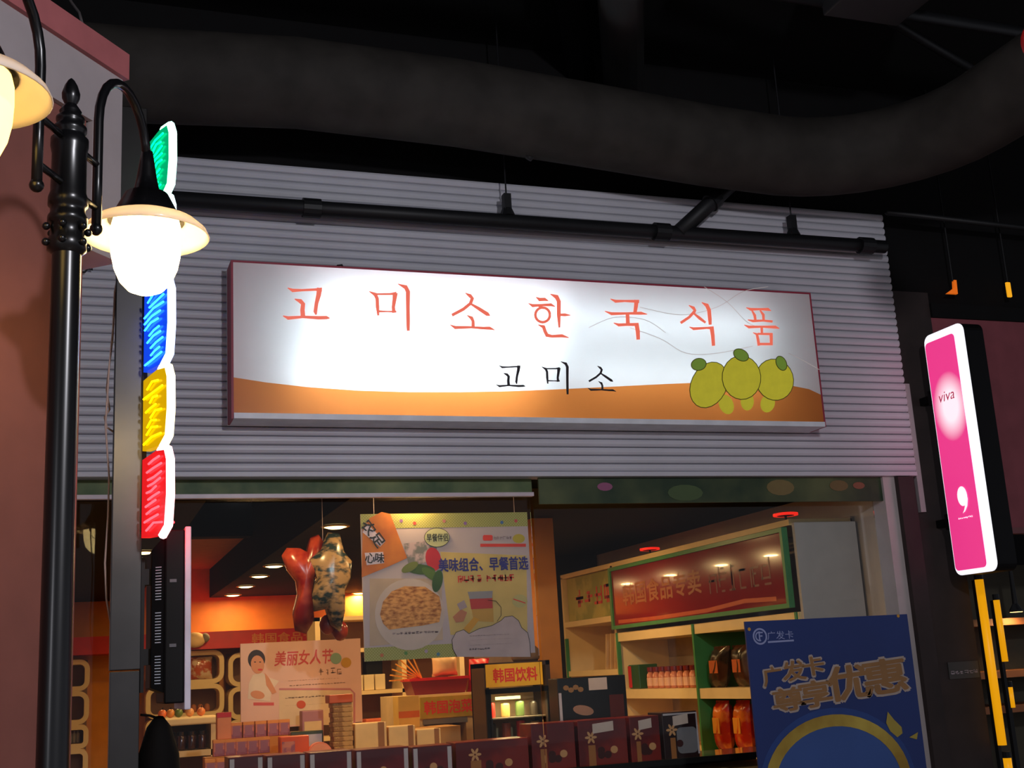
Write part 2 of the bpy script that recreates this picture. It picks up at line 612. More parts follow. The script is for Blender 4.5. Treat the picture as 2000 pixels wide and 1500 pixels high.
G('han', 860, 550, 6.667,
  [(1245, 205, 8), (1290, 235, 46), (1360, 232, 42), (1405, 252, 8)],
  [(1145, 285, 8), (1200, 315, 42), (1320, 307, 30), (1440, 303, 40), (1492, 326, 8)],
  ring, [(1275, 315, 30), (1345, 350, 30)],
  [(1430, 165, 8), (1510, 200, 58), (1540, 260, 52), (1540, 430, 50), (1547, 600, 22)],
  [(1545, 435, 28), (1620, 435, 38), (1690, 440, 8)],
  [(1270, 565, 8), (1340, 590, 48), (1360, 650, 44), (1385, 700, 50), (1450, 715, 36), (1580, 708, 42), (1668, 732, 8)])
G('guk', 1160, 560, 5.0,
  [(160, 120, 6), (210, 143, 30), (300, 140, 20), (400, 143, 28), (440, 145, 32)],
  [(415, 130, 42), (408, 200, 38), (397, 265, 32)],
  [(105, 240, 6), (170, 265, 30), (320, 262, 22), (460, 260, 30), (518, 270, 6)],
  [(325, 260, 34), (330, 365, 38)],
  [(190, 355, 6), (240, 375, 30), (320, 371, 26), (430, 370, 32)],
  [(412, 358, 42), (426, 440, 40), (430, 518, 34)])
G('sik', 1160, 560, 5.0,
  [(925, 182, 6), (970, 208, 32), (985, 232, 28), (970, 265, 28)],
  [(982, 240, 28), (930, 298, 26), (845, 355, 26)],
  [(970, 260, 15), (1030, 308, 30), (1088, 352, 20)],
  [(1050, 155, 6), (1100, 182, 38), (1122, 230, 38), (1130, 320, 36), (1133, 372, 28)],
  [(930, 395, 6), (970, 412, 28), (1100, 404, 20), (1165, 404, 32)],
  [(1145, 392, 42), (1158, 480, 36), (1165, 578, 32)])
G('pum', 1160, 560, 5.0,
  [(1485, 205, 6), (1530, 222, 28), (1620, 220, 20), (1700, 222, 30), (1728, 236, 6)],
  [(1540, 230, 14), (1568, 280, 28), (1575, 325, 24)],
  [(1620, 230, 14), (1652, 275, 28), (1655, 325, 24)],
  [(1500, 325, 8), (1550, 336, 26), (1650, 332, 20), (1742, 341, 22)],
  [(1465, 375, 6), (1510, 395, 28), (1640, 392, 20), (1770, 396, 30), (1808, 409, 6)],
  [(1635, 395, 26), (1638, 462, 24)],
  [(1550, 450, 6), (1588, 465, 26), (1600, 520, 28), (1608, 577, 26)],
  [(1595, 462, 20), (1735, 464, 22)],
  [(1725, 455, 34), (1728, 510, 30), (1728, 570, 28)],
  [(1605, 562, 24), (1742, 562, 24)])


def glyph(key, m, name, layer, box=None):
    st = BIG[key]
    if box:
        xs = [x for p, w in st for x, y in p]
        ys = [y for p, w in st for x, y in p]
        x0, x1, y0, y1 = min(xs), max(xs), min(ys), max(ys)
        sx, sy = (box[2] - box[0]) / (x1 - x0), (box[3] - box[1]) / (y1 - y0)
        st = [([(box[0] + (x - x0) * sx, box[1] + (y - y0) * sy) for x, y in p], [q * (sx + sy) / 2 * .95 for q in w]) for p, w in st]
    mb = MB()
    for k, (p, w) in enumerate(st):
        L, R = stroke_strip(p, w)
        pts = [on_sign(*q) for q in L + R]
        nn = len(p)
        mb.add([(x, SY - layer - .0004 * k, z) for x, z in pts], [(i + 1, nn + i + 1, nn + i, i) for i in range(nn - 1)])
    return mb.build(name, m, sign)


coral = mat('film_coral', (206, 84, 62), .4, emit=(230, 108, 86), estr=.8, vary=.03)
inkf = mat('film_black', (44, 36, 40), .4, vary=.03)
for k in ('go', 'mi', 'so', 'han', 'guk', 'sik', 'pum'):
    glyph(k, coral, 'red_letter', .002)
B = lambda x0, y0, x1, y1: (950 + x0 / 7.143, 690 + y0 / 7.143, 950 + x1 / 7.143, 690 + y1 / 7.143)
glyph('go', inkf, 'black_letter', .002, B(135, 172, 540, 462))
glyph('mi', inkf, 'black_letter', .002, B(770, 118, 1130, 575))
glyph('so', inkf, 'black_letter', .002, B(1410, 178, 1805, 535))


def sign_poly(pts, layer, name, m):
    q = [on_sign(*p) for p in pts]
    return MB().poly([(x, SY - layer, z) for x, z in reversed(q)]).build(name, m, sign)


def pell(cx, cy, rx, ry, rot=0, n=22):
    return ellipse(cx, cy, rx, ry, n, rot)


fruit_y = mat('film_yellow', (176, 168, 40), .4, emit=(196, 186, 50), estr=.42, vary=.12, scale=14)
fruit_d = mat('film_olive', (92, 90, 24), .4, vary=.05)
leaf_g = mat('film_leaf', (130, 160, 60), .4, emit=(130, 170, 60), estr=.20)
# three yellow-green fruits with leaves, printed over the end of the wave
for k, (cx, cy, rx, ry, rot, lf) in enumerate(((1384, 752, 34, 46, .45, (1364, 712, 14, 11, -.2)), (1512, 742, 36, 40, -.3, (1525, 710, 9, 14, -.45)), (1447, 738, 37, 42, -.1, (1446, 694, 15, 10, .5)))):
    L0 = .003 + .0022 * k
    sign_poly(pell(cx, cy, rx + 1.5, ry + 1.5, rot), L0, 'fruit_outline', fruit_d)
    sign_poly(pell(cx, cy, rx, ry, rot), L0 + .0006, 'fruit', fruit_y)
    sign_poly(pell(lf[0], lf[1], lf[2] + 1.5, lf[3] + 1.5, lf[4]), L0 + .0012, 'leaf_outline', fruit_d)
    sign_poly(pell(*lf), L0 + .0016, 'leaf', leaf_g)
for k, (cx, cy, rx, ry, rot) in enumerate(((1418, 790, 14, 20, -.4), (1459, 784, 13, 18, 0), (1499, 788, 14, 18, .25))):
    sign_poly(pell(cx, cy, rx, ry, rot), .0024, 'fruit_leaflet', fruit_y)
for pts in ([(1500, 560), (1450, 570), (1400, 600), (1330, 615), (1250, 600)], [(1230, 640), (1290, 662), (1340, 690), (1400, 690), (1470, 676)], [(1375, 560), (1420, 590), (1460, 630), (1490, 640)], [(1150, 640), (1200, 620), (1260, 625), (1300, 650)], [(1540, 690), (1570, 705), (1600, 722)]):
    sm = []
    for i in range(len(pts) - 1):
        q0, q1, q2, q3 = pts[max(i - 1, 0)], pts[i], pts[i + 1], pts[min(i + 2, len(pts) - 1)]
        for t in (0, .2, .4, .6, .8):
            sm.append(tuple(.5 * (2 * q1[c] + (q2[c] - q0[c]) * t + (2 * q0[c] - 5 * q1[c] + 4 * q2[c] - q3[c]) * t * t + (3 * q1[c] - q0[c] - 3 * q2[c] + q3[c]) * t ** 3) for c in (0, 1)))
    sm.append(pts[-1])
    L, R = stroke_strip(sm, [1.1] * len(sm))
    q = [on_sign(*p) for p in L + R]
    nn = len(sm)
    MB().add([(x, SY - .0012, z) for x, z in q], [(i + 1, nn + i + 1, nn + i, i) for i in range(nn - 1)]).build('hairline', mat('film_hairline', (200, 190, 186), .4, emit=(200, 190, 186), estr=.28), sign)
# small wire loop on the box top
p = aty(665, 500, -.15)
MB().tube([(p.x - .02, -.12, SZ1), (p.x - .012, -.12, SZ1 + .03), (p.x + .012, -.12, SZ1 + .035), (p.x + .03, -.12, SZ1)], .006, 6).build('hanging_loop', M['pipe'], sign)

# ------------------------------------------------------------------ ceiling services
path = []
for (x, z) in ((-1.2, 4.60), (-.3, 4.61), (.3, 4.63), (1.1, 4.68), (2.0, 4.66), (2.9, 4.60), (3.6, 4.55), (4.1, 4.53)):
    path.append((x, -.48, z))
for k in range(1, 9):
    t = pi / 2 * k / 8
    path.append((4.1 + .85 * sin(t), -.48 - .85 * (1 - cos(t)), 4.53))
path += [(4.95, -2.2, 4.53), (4.95, -4.5, 4.53)]
dd = thing('ventilation_duct', 'large grey flexible ventilation duct bending towards the hall above the shutter', 'duct', (2.0, -.48, 4.4))
MB().tube(path, .245, 28).build('duct_sleeve', M['duct'], dd, smooth=True)
MB().tube([aty(1028, 308, -.42), aty(1075, 245, -.5)], .035, 10).build('drain_stub', M['pipe'], dd, smooth=True)

SPY = -.15
sp = thing('sprinkler_pipe', 'black sprinkler pipe running across the white slats below the duct', 'pipe', (2.4, SPY, 4.02))
zl, zr = aty(335, 388, SPY).z, aty(1735, 483, SPY).z
xe = 5.05


def pz(x):
    return zl + (zr - zl) * (x - .45) / (4.95 - .45)


MB().tube([(-1.0, SPY, pz(-1)), (xe, SPY, pz(xe))], .044, 14).build('pipe_run', M['pipe'], sp, smooth=True)
for x in (1.22, 3.40, 4.9):
    MB().tube([(x - .05, SPY, pz(x)), (x + .05, SPY, pz(x))], .056, 14).build('coupling', M['pipe'], sp)
for px in (992, 1547):
    x = aty(px, 440, SPY).x
    h = MB()
    h.box(x - .022, x + .022, SPY - .025, SPY + .025, pz(x) + .03, pz(x) + .17)
    h.lathe((x, SPY, 0), [(.0, pz(x) + .03), (.05, pz(x) + .03), (.03, pz(x) + .08), (0, pz(x) + .09)], 10)
    h.build('pipe_clamp', M['pipe'], sp)
    MB().tube([(x, SPY, pz(x) + .16), (x, SPY, 5.4)], .005, 6).build('threaded_rod', mat('rod_zinc', (60, 60, 64), .4, metal=.8), sp)
# slanted branch pipe joining the run
a = Vector((aty(1325, 462, SPY).x, SPY, pz(3.4)))
b = aty(1460, 330, SPY)
bq = MB().tube([a, a.lerp(b, .6), b], .05, 12).build('branch_pipe', M['pipe'], sp, smooth=True)
MB().tube([a.lerp(b, .45), a.lerp(b, .54)], .062, 12).build('coupling', M['pipe'], bq)
# ceiling pipes and small ducts overhead
for k, (p0, p1, r, lab) in enumerate((((1.45, -3.9, 5.14), (3.35, .1, 5.14), .13, 'round black duct crossing the ceiling above the big grey duct'),
                                      ((1.15, -3.9, 5.28), (3.05, .1, 5.28), .10, 'slim black ceiling duct beside the round black duct'),
                                      ((-2, -1.35, 5.12), (7, -1.35, 5.05), .035, 'thin black ceiling pipe parallel to the shop front above the duct'),
                                      ((3.0, -1.9, 5.05), (6.6, -.2, 5.2), .03, 'thin black conduit slanting across the ceiling near the duct bend'),
                                      ((-1, -2.15, 5.3), (7, -2.05, 5.3), .06, 'black ceiling pipe farthest from the shop front'),
                                      ((5.1, -.15, 4.36), (9, -.05, 4.30), .02, 'thin conduit above the pink neighbouring wall'))):
    o = MB().tube([p0, p1], r, 14).build('ceiling_pipe', M['pipe'] if k != 0 else mat('duct_dark', (44, 44, 45), .7), smooth=True)
    tag(o, lab, 'pipe')
o = MB().box(3.9, 4.4, -1.75, -1.35, 4.98, 5.4).build('junction_box', mat('box_dark', (30, 30, 32), .6), bevel=.01)
tag(o, 'dark square junction box hanging from the black ceiling', 'box')

# ------------------------------------------------------------------ left wall with cornice panel
dW = Vector((.643, .766, 0))
nW = Vector((.766, -.643, 0))            # faces the hall side the camera sees
A = Vector((.01, -2.45, 0))
lw = MB()
st, en = A - dW * 3.2, A
lw.prism([(st.x, st.y, 0), (en.x, en.y, 0), (en.x, en.y, 3.70), (st.x, st.y, 3.70)], -nW * .25)
struct('wall_near', lw, M['salmon'], 'salmon painted wall corner behind the street lamp', 'wall')
B0 = A + dW * .165 + nW * .02
zt, zc = 3.755, 3.655
pw = thing('cornice_panel', 'pale sign panel with a pink cornice on the salmon wall', 'panel', A - dW * 1.5 + nW * .02 + Vector((0, 0, 3.02)))
s2 = B0 - dW * 3.3
MB().prism([(s2.x, s2.y, 3.43), (B0.x, B0.y, 3.43), (B0.x, B0.y, zc), (s2.x, s2.y, zc)], nW * -.019).build('panel_board', M['pale'], pw)
s4 = B0 - dW * .155
MB().prism([(s4.x, s4.y, 2.96), (B0.x, B0.y, 2.96), (B0.x, B0.y, 3.43), (s4.x, s4.y, 3.43)], nW * -.15).build('corner_post', M['pale'], pw)
s3, b3 = s2 + nW * .02, B0 + nW * .02 + dW * .01
MB().prism([(s3.x, s3.y, zc), (b3.x, b3.y, zc), (b3.x, b3.y, zt), (s3.x, s3.y, zt)], nW * -.06).build('cornice', M['pinktrim'], pw)
# ------------------------------------------------------------------ street lamp with two arms
PX, PY = -.03, -3.6
lamp = thing('street_lamp', 'black cast iron street lamp post with two hooked arms and glass bell shades', 'lamp', (PX, PY, 0))
MB().lathe((PX, PY, 0), [(.0, 0), (.11, 0), (.11, .06), (.07, .12), (.06, .5), (.036, .6), (.034, 2.55)], 24).build('post', M['iron'], lamp, smooth=True)
MB().lathe((PX, PY, 0), [(.034, 2.54), (.046, 2.55), (.046, 2.575), (.040, 2.585), (.040, 2.615), (.047, 2.62), (.047, 2.635), (.041, 2.645), (.041, 2.66), (.047, 2.665), (.047, 2.685), (.042, 2.70),
                         (.041, 2.80), (.045, 2.82), (.045, 2.84), (.036, 2.848), (.036, 2.855), (.040, 2.862), (.040, 2.872), (.030, 2.882), (.034, 2.89), (.034, 2.898), (.024, 2.908), (.027, 2.915), (.020, 2.926), (.014, 2.935)], 24).build('collar', M['iron'], lamp, smooth=True)
MB().lathe((PX, PY, 0), [(.012, 2.93), (.021, 2.95), (.022, 2.965), (.016, 2.985), (.008, 3.0), (0, 3.008)], 18).build('finial', M['iron'], lamp, smooth=True)
for k in range(6):
    t = pi * k / 3 + .3
    MB().ball((PX + .05 * cos(t), PY + .05 * sin(t), 2.565), .010, n=8, m=6).build('bolt', M['iron'], lamp, smooth=True)
    MB().ball((PX + .05 * cos(t), PY + .05 * sin(t), 2.605), .010, n=8, m=6).build('bolt', M['iron'], lamp, smooth=True)
dA = Vector((.205, .40, 0)).normalized()
globe_m = glow('globe_glass', (255, 220, 150), 16.0)
globe_l = glow('globe_glass_dim', (255, 208, 110), 4.0)
brim_m = mat('brim_glass', (246, 236, 224), .25, trans=.35, vary=.03, coat=.3)
for sgn in (1, -1):
    d = dA * sgn
    base = Vector((PX, PY, 0)) + d * .15
    axis = Vector((PX, PY, 0)) + d * .448
    rad = .149
    pth = [base + Vector((0, 0, 2.665)), base + Vector((0, 0, 2.80)), base + Vector((0, 0, 2.96))]
    for k in range(1, 13):
        t = pi * k / 12 * .96
        pth.append(base + d * (rad - rad * cos(t)) + Vector((0, 0, 2.96 + rad * 1.12 * sin(t))))
    ztop = pth[-1].z
    arm = MB().tube(pth, .0125, 12).build('arm', M['iron'], lamp, smooth=True)
    MB().ball(base + Vector((0, 0, 2.66)), .017, n=12, m=8).build('ball_end', M['iron'], arm, smooth=True)
    for z in (2.715, 2.835):
        MB().tube([Vector((PX, PY, z)) + d * .03, Vector((PX, PY, z)) + d * .15], .009, 10).build('bracket', M['iron'], arm, smooth=True)
    hood = MB().lathe(axis, [(.0, ztop + .03), (.016, ztop + .02), (.022, ztop - .02), (.028, ztop - .06), (.040, ztop - .12), (.060, 2.87), (.085, 2.82), (.104, 2.795), (.104, 2.788), (.07, 2.80), (0, 2.83)], 28).build('hood', M['iron'], lamp, smooth=True)
    MB().lathe(axis, [(.090, 2.802), (.112, 2.797), (.142, 2.784), (.166, 2.762), (.174, 2.744), (.171, 2.742), (.162, 2.758), (.140, 2.777), (.112, 2.790), (.090, 2.795)], 40).build('glass_brim', brim_m, lamp, smooth=True)
    MB().lathe(axis, [(.088, 2.80), (.095, 2.77), (.096, 2.73), (.094, 2.69), (.086, 2.65), (.070, 2.612), (.048, 2.588), (.022, 2.577), (0, 2.575)], 32).build('glass_bell', globe_m if sgn > 0 else globe_l, lamp, smooth=True)

# ------------------------------------------------------------------ steel column, wires
CX0, CX1, CY0, CY1 = .140, .250, -1.70, -1.59
colm = thing('steel_column', 'square brushed steel column beside the neon sign', 'column', ((CX0 + CX1) / 2, (CY0 + CY1) / 2, 0))
MB().box(CX0 + .002, CX1 - .002, CY0, CY1, 0, 1.582).build('lower_section', M['steel'], colm, bevel=.003)
MB().box(CX0, CX1, CY0, CY1, 1.586, 3.86).build('upper_section', M['steel'], colm, bevel=.003)
for k, pts in enumerate((((236, 215), (238, 300), (236, 420), (230, 540), (224, 570), (221, 640), (213, 720), (206, 830), (213, 930), (211, 1010), (205, 1100), (208, 1170), (219, 1235)),
                         ((226, 560), (220, 660), (208, 760), (214, 800), (204, 815), (209, 835), (221, 843)))):
    o = MB().tube([aty(x, y, -1.64 + .01 * k) for x, y in pts], .0042, 6).build('cable', M['wire'], smooth=True)
    tag(o, ('long pale cable hanging down beside the steel column', 'short looped cable beside the steel column behind the lamp')[k], 'cable')
o = MB().tube([atz(x, y, 4.4 - .004 * y) for x, y in ((125, -20), (140, 5), (155, 25), (162, 50))], .006, 6).build('cable', mat('cable_grey', (90, 84, 84), .5), smooth=True)
tag(o, 'grey cable looping over the pink cornice', 'cable')
p0, p1 = (165, 533), (205, 470)
o = MB().tube([aty(x, y, -.04) for x, y in ((150, 533), (166, 531), (172, 524), (180, 527), (178, 518), (173, 512))], .006, 6).build('cable', M['pipe'], smooth=True)
tag(o, 'small dark curled wire on the white slats', 'cable')

# ------------------------------------------------------------------ neon sign on the column
neon = thing('neon_sign', 'vertical stack of glowing green, blue, yellow and red sign panels on the steel column', 'sign', (.28, -1.85, 2.06))
nu = Vector((.078, -.26, 0)).normalized()           # towards the hall
fN = Frame(Vector((.262, -1.72, 0)), nu, (0, 0, 1))
segs = (('green', (0, 190, 120), 3.40, 3.690, 4.0), ('cyan', (60, 150, 160), 3.06, 3.385, .8), ('blue', (20, 80, 255), 2.712, 3.045, 16.0), ('yellow', (235, 180, 0), 2.398, 2.70, 3.5), ('red', (255, 30, 36), 2.062, 2.385, 16.0))
edge_m = glow('neon_edge', (214, 255, 246), 1.5)
for nm, c, za, zb_, stg in segs:
    W = .255
    out = [(0, za + .01), (W * .7, za), (W * .93, za + .03), (W, (za + zb_) / 2 - .02), (W * .985, zb_ - .05), (W * .9, zb_ - .01), (W * .6, zb_), (0, zb_ - .012)]
    mb = MB()
    mb.prism([fN.p(a, b, -.016) for a, b in out], fN.n * .032)
    pn = mb.build('panel', mat('neon_panel_' + nm, tuple(int(v * .35) for v in c), .2, emit=c, estr=.8), neon)
    mb = MB()
    rim = out[1:7]
    mb.tube([fN.p(a, b) for a, b in rim], .017, 8)
    mb.build('glowing_rim', glow('neon_rim_' + nm, tuple(int(.62 * 255 + .38 * v) for v in c), 5.0), pn, smooth=True)
    tube = glow('neon_tube_' + nm, c, stg)
    for side in (-1, 1):
        rr = random.Random(nm)
        k = 0
        zz = za + .03
        while zz < zb_ - .04:
            a0 = .02 + .08 * rr.random()
            a1 = W * (.6 + .3 * rr.random())
            MB().tube([fN.p(a0, zz, side * .022), fN.p((a0 + a1) / 2, zz + .02 * rr.random(), side * .024), fN.p(a1, zz + .012, side * .022)], .0045, 6).build('neon_tube', tube, pn)
            zz += .022 + .012 * rr.random()
MB().box(.245, .262, -1.72, -1.70, 2.10, 3.60).build('mounting_rail', M['pipe'], neon)
# ------------------------------------------------------------------ flat screen, seen from its side
tv = thing('television', 'flat screen television seen edge on, hung on the steel column', 'television', (.35, -1.6, 1.44))
ty0, ty1 = -1.76, -1.28
tz0, tz1 = 1.455, 2.10
MB().box(.405, .428, ty0, ty1, tz0 - .025, tz1 + .01).build('bezel', M['silver'], tv, bevel=.004)
MB().box(.333, .405, ty0 + .01, ty1 - .01, tz0, tz1).build('housing', M['plastic'], tv, bevel=.006)
bk = MB()
bk.prism([(.333, ty0 + .03, tz0 + .04), (.333, ty0 + .03, tz1 - .02), (.288, ty0 + .06, tz1 - .07), (.288, ty0 + .06, tz0 + .06)], (0, .35, 0))
back = bk.build('rear_cover', M['plastic'], tv)
ventm = mat('vent_light', (210, 222, 240), .4)
rw = .0
for z0_, z1_ in ((1.53, 1.63), (1.68, 1.79), (1.84, 1.97)):
    zz = z0_
    while zz < z1_:
        MB().obox((.311, ty0 + .043, zz), (.010, -.0065, 0), (.0006, .0009, 0), (0, 0, .0016)).build('vent_slot', ventm, back)
        zz += .011
for z in (1.66, 1.90):
    MB().box(.350, .375, ty0 + .006, ty0 + .011, z, z + .012).build('side_button', mat('button_grey', (96, 96, 104), .4), tv)
br_ = MB()
br_.box(.250, .290, -1.67, -1.62, 1.60, 1.66)
br_.box(.250, .290, -1.67, -1.62, 1.90, 1.96)
br_.box(.250, .262, -1.70, -1.60, 1.50, 2.0)
br_.build('wall_bracket', M['pipe'], tv)
MB().box(.428, .430, ty0 + .03, ty1 - .03, tz0 + .03, tz1 - .03).build('screen', mat('screen_dark', (10, 12, 18), .08, emit=(90, 110, 150), estr=.5), tv)

# ------------------------------------------------------------------ brown pillar, blade sign, neighbouring shop
struct('wall_pillar', MB().box(5.14, 5.52, .06, .119, 0, 3.88), M['pillar'], 'dark brown pillar beside the pink blade sign', 'pillar')
struct('wall_pillar.001', MB().box(5.02, 5.14, -.02, .05, 0, 2.585), M['pillar'], 'dark brown pillar edge beside the white door jamb', 'pillar')
x0, x1, z0, z1 = rect(1778, 770, 1800, 985, .03)
o = MB().box(5.205, 5.245, .03, .06, 2.36, 3.22).build('conduit_strip', mat('strip_grey', (176, 168, 170), .5))
tag(o, 'pale grey vertical strip on the brown pillar behind the blade sign', 'trim')
o['kind'] = 'structure'
bl = thing('blade_sign', 'narrow pink backlit blade sign with a white comma logo on the brown pillar', 'sign', (5.36, -.32, 1.93))
bx0, bx1, by0, by1, bz0, bz1 = 5.28, 5.44, -.505, -.125, 1.93, 3.50


def blade_outline(inset, x):
    return [(x, -a, b) for a, b in rrect(-by1 + inset, bz0 + inset, -by0 - inset, bz1 - inset, max(.055 - inset, .02), 5)]


MB().prism(blade_outline(0, bx0 + .012), (bx1 - bx0 - .012, 0, 0)).build('housing', M['plastic'], bl)
fB = Frame((bx0, by1, bz0), (0, -1, 0), (0, 0, 1))
MB().prism(blade_outline(.0, bx0 + .004), (.008, 0, 0)).build('white_rim', glow('blade_white', (246, 246, 255), .95), bl)
Wb, Hb = by1 - by0, bz1 - bz0
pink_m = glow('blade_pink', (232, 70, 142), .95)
# hot spot of the inner light, painted into the film colour as a gradient
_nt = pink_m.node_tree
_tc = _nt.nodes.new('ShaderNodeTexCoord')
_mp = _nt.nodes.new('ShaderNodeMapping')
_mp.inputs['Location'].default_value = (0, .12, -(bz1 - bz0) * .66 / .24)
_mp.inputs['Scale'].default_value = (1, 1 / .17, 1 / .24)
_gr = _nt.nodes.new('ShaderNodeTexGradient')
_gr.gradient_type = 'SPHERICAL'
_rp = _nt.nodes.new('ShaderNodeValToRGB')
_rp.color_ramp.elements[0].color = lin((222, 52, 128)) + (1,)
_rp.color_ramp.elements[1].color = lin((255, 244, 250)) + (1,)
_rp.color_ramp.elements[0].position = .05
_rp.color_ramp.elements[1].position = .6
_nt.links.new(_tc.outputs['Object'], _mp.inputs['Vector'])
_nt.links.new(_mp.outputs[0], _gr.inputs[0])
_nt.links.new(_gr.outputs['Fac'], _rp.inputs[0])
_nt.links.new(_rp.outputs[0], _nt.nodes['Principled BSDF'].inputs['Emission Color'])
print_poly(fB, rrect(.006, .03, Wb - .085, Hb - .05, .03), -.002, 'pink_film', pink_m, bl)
text_print(fB, 'viva', .075, Hb * .705, .225, Hb * .745, .001, mat('blade_ink', (196, 50, 96), .5, emit=(196, 50, 96), estr=.4), bl, 'lettering', shear=.2)
wm = glow('blade_comma', (255, 250, 252), 1.0)
MBc = MB()
cm = ellipse(.165, .485, .045, .062, 22)
MBc.poly([fB.p(a, b, .001) for a, b in cm])
tail = [(.208, .50), (.212, .46), (.20, .42), (.175, .39), (.148, .378), (.165, .395), (.178, .42), (.18, .45)]
MBc.poly([fB.p(a, b, .0012) for a, b in reversed(tail)])
MBc.build('comma_logo', wm, bl)
scribble(fB, .10, .345, .235, .355, 9, .001, wm, bl, seed=5)
for z in (3.10, 2.28):
    hb = MB()
    hb.box(5.33, 5.39, by1, .0595, z - .025, z + .025)
    hb.box(5.31, 5.42, by1, by1 + .07, z - .05, z + .05)
    hb.build('bracket', M['plastic'], bl, bevel=.004)

struct('wall_side', MB().box(5.52, 12, .06, .119, 2.25, 3.70), M['pinkwall'], 'dull pink wall panel of the neighbouring shop behind the blade sign', 'wall')
struct('trim_4', MB().box(5.52, 12, .04, .119, 3.70, 3.80), M['black'], 'black trim along the top of the pink wall panel', 'trim')
struct('trim_5', MB().box(5.52, 12, .05, .119, 2.21, 2.25), mat('trim_rose', (120, 70, 72), .6), 'thin rose trim along the bottom of the pink wall panel', 'trim')
yel = glow('tube_yellow', (235, 160, 10), .75)
for k, (px, pya, pyb, Y, r) in enumerate(((1912, 1132, 1455, .0, .028), (1946, 1172, 1292, .5, .022), (1972, 1342, 1382, .66, .02), (1966, 1480, 1520, .3, .03))):
    a = aty(px + (pya - 1132) * .0, pya, Y)
    b = Vector((a.x, a.y, aty(px + (pyb - pya) * .155, pyb, Y).z))
    o = thing('light_tube', ('long yellow lit tube below the pink blade sign', 'short yellow lit tube behind the long one under the blade sign', 'small yellow lit tube beside the neighbouring shelf', 'yellow lit tube stub under the neighbouring shelf')[k], 'lamp', b)
    MB().tube([b, a], r, 10).build('tube', yel, o, smooth=True)
    MB().tube([a, a + Vector((0, 0, .04))], r * 1.1, 10).build('tube_cap', M['pipe'], o)
    MB().box(a.x - .012, a.x + .012, a.y + r, a.y + r + .03, 0, a.z).build('tube_holder', M['pipe'], o)
# shelves of the neighbouring shop
nsh = thing('shelf_rack', 'dim wooden shelf rack in the neighbouring shop beyond the yellow tubes', 'shelf', (6.6, 1.2, 0))
for z in (1.05, 1.30, 1.68):
    MB().box(5.75, 7.6, 1.0, 1.4, z - .05, z).build('shelf_board', mat('rack_wood', (140, 92, 60), .6), nsh)
MB().box(5.75, 7.6, 1.4, 1.43, 0, 2.1).build('back_board', mat('rack_back', (74, 70, 56), .7), nsh)
for x in (5.72, 7.6):
    MB().box(x, x + .03, 1.0, 1.43, 0, 2.1).build('upright', M['pillar'], nsh)
for k, (x, w, h, z, c) in enumerate(((5.80, .18, .10, 1.05, (196, 150, 96)), (6.02, .20, .09, 1.05, (150, 60, 50)), (5.82, .22, .22, 1.30, (150, 150, 110)), (6.08, .2, .12, 1.30, (90, 40, 46)), (5.84, .3, .16, 1.68, (190, 180, 150)))):
    o = MB().box(x, x + w, 1.05, 1.3, z, z + h).build('goods_box', mat('rack_goods_%d' % k, c, .5), bevel=.006)
    tag(o, ('tan goods box', 'dark red goods box', 'olive goods box', 'maroon goods box', 'pale wide goods box')[k] + ' on the dim neighbouring rack', 'box')
p = aty(1985, 1195, .9)
o = thing('spot_lamp', 'small warm lamp under the dark ceiling of the neighbouring shop', 'lamp', (p.x, .9, p.z))
MB().lathe((p.x, .9, p.z), [(0, .0), (.05, .0), (.05, .012), (.02, .06), (.01, .4)], 14).build('lamp_body', M['pipe'], o)
MB().lathe((p.x, .9, p.z - .003), [(0, 0), (.045, 0), (.045, .003)], 14).build('lens', glow('spot_lens', (255, 210, 130), 3.0), o)
area_light('spot_light', (p.x, .9, p.z - .02), .1, 3, WARM, parent=o)
# notice on the pillar side
x0, x1, z0, z1 = rect(1853, 1292, 1912, 1325, .05)
o = thing('notice_card', 'small dark notice with pale lettering on the brown pillar', 'notice', (x0, .055, z0))
MB().box(x0, x1, .05, .059, z0, z1).build('card', mat('notice_dark', (60, 58, 56), .5), o)
scribble(Frame((x0, .05, z0), *FRONT), .01, .03, x1 - x0 - .01, .05, 6, .001, M['paper'], o, seed=9)
# two orange lamps high up and the red lantern
for k, (px, py, w, h) in enumerate(((1862, 560, .05, .10), (1970, 566, .035, .11))):
    p = aty(px, py, .0)
    o = thing('orange_lamp', ('small orange lamp with a bent reflector above the pink wall', 'upright orange lit tube above the pink wall')[k], 'lamp', (p.x, p.y, p.z - h / 2))
    if k:
        MB().box(p.x - w / 2, p.x + w / 2, -.01, .01, p.z - h / 2, p.z + h / 2).build('lamp_glass', glow('lamp_orange', (245, 170, 30), .8), o, bevel=.006)
    else:
        MB().prism([(p.x - .06, 0, p.z - .05), (p.x + .03, 0, p.z - .05), (p.x + .035, 0, p.z + .05), (p.x + .012, 0, p.z + .05), (p.x + .005, 0, p.z - .01)], (0, .02, 0)).build('lamp_glass', glow('lamp_orange2', (235, 110, 24), .6), o)
    MB().tube([(p.x, 0, p.z + h / 2 - .01), (p.x, 0, 5.4)], .006, 6).build('hanger', M['pipe'], o)
p = aty(2044, 76, -3.2)
o = thing('red_lantern', 'round red paper lantern hanging from the black ceiling', 'lantern', (p.x, p.y, p.z - .13))
MB().ball(p, .095, .095, .095, 20, 12).build('paper_body', mat('lantern_red', (150, 10, 14), .6, emit=(190, 10, 14), estr=.12), o, smooth=True)
MB().tube([p + Vector((0, 0, .09)), (p.x, p.y, 5.4)], .005, 6).build('cord', M['pipe'], o)
MB().lathe(p, [(0, -.11), (.03, -.11), (.03, -.09), (0, -.09)], 14).build('cap', M['gold'], o)

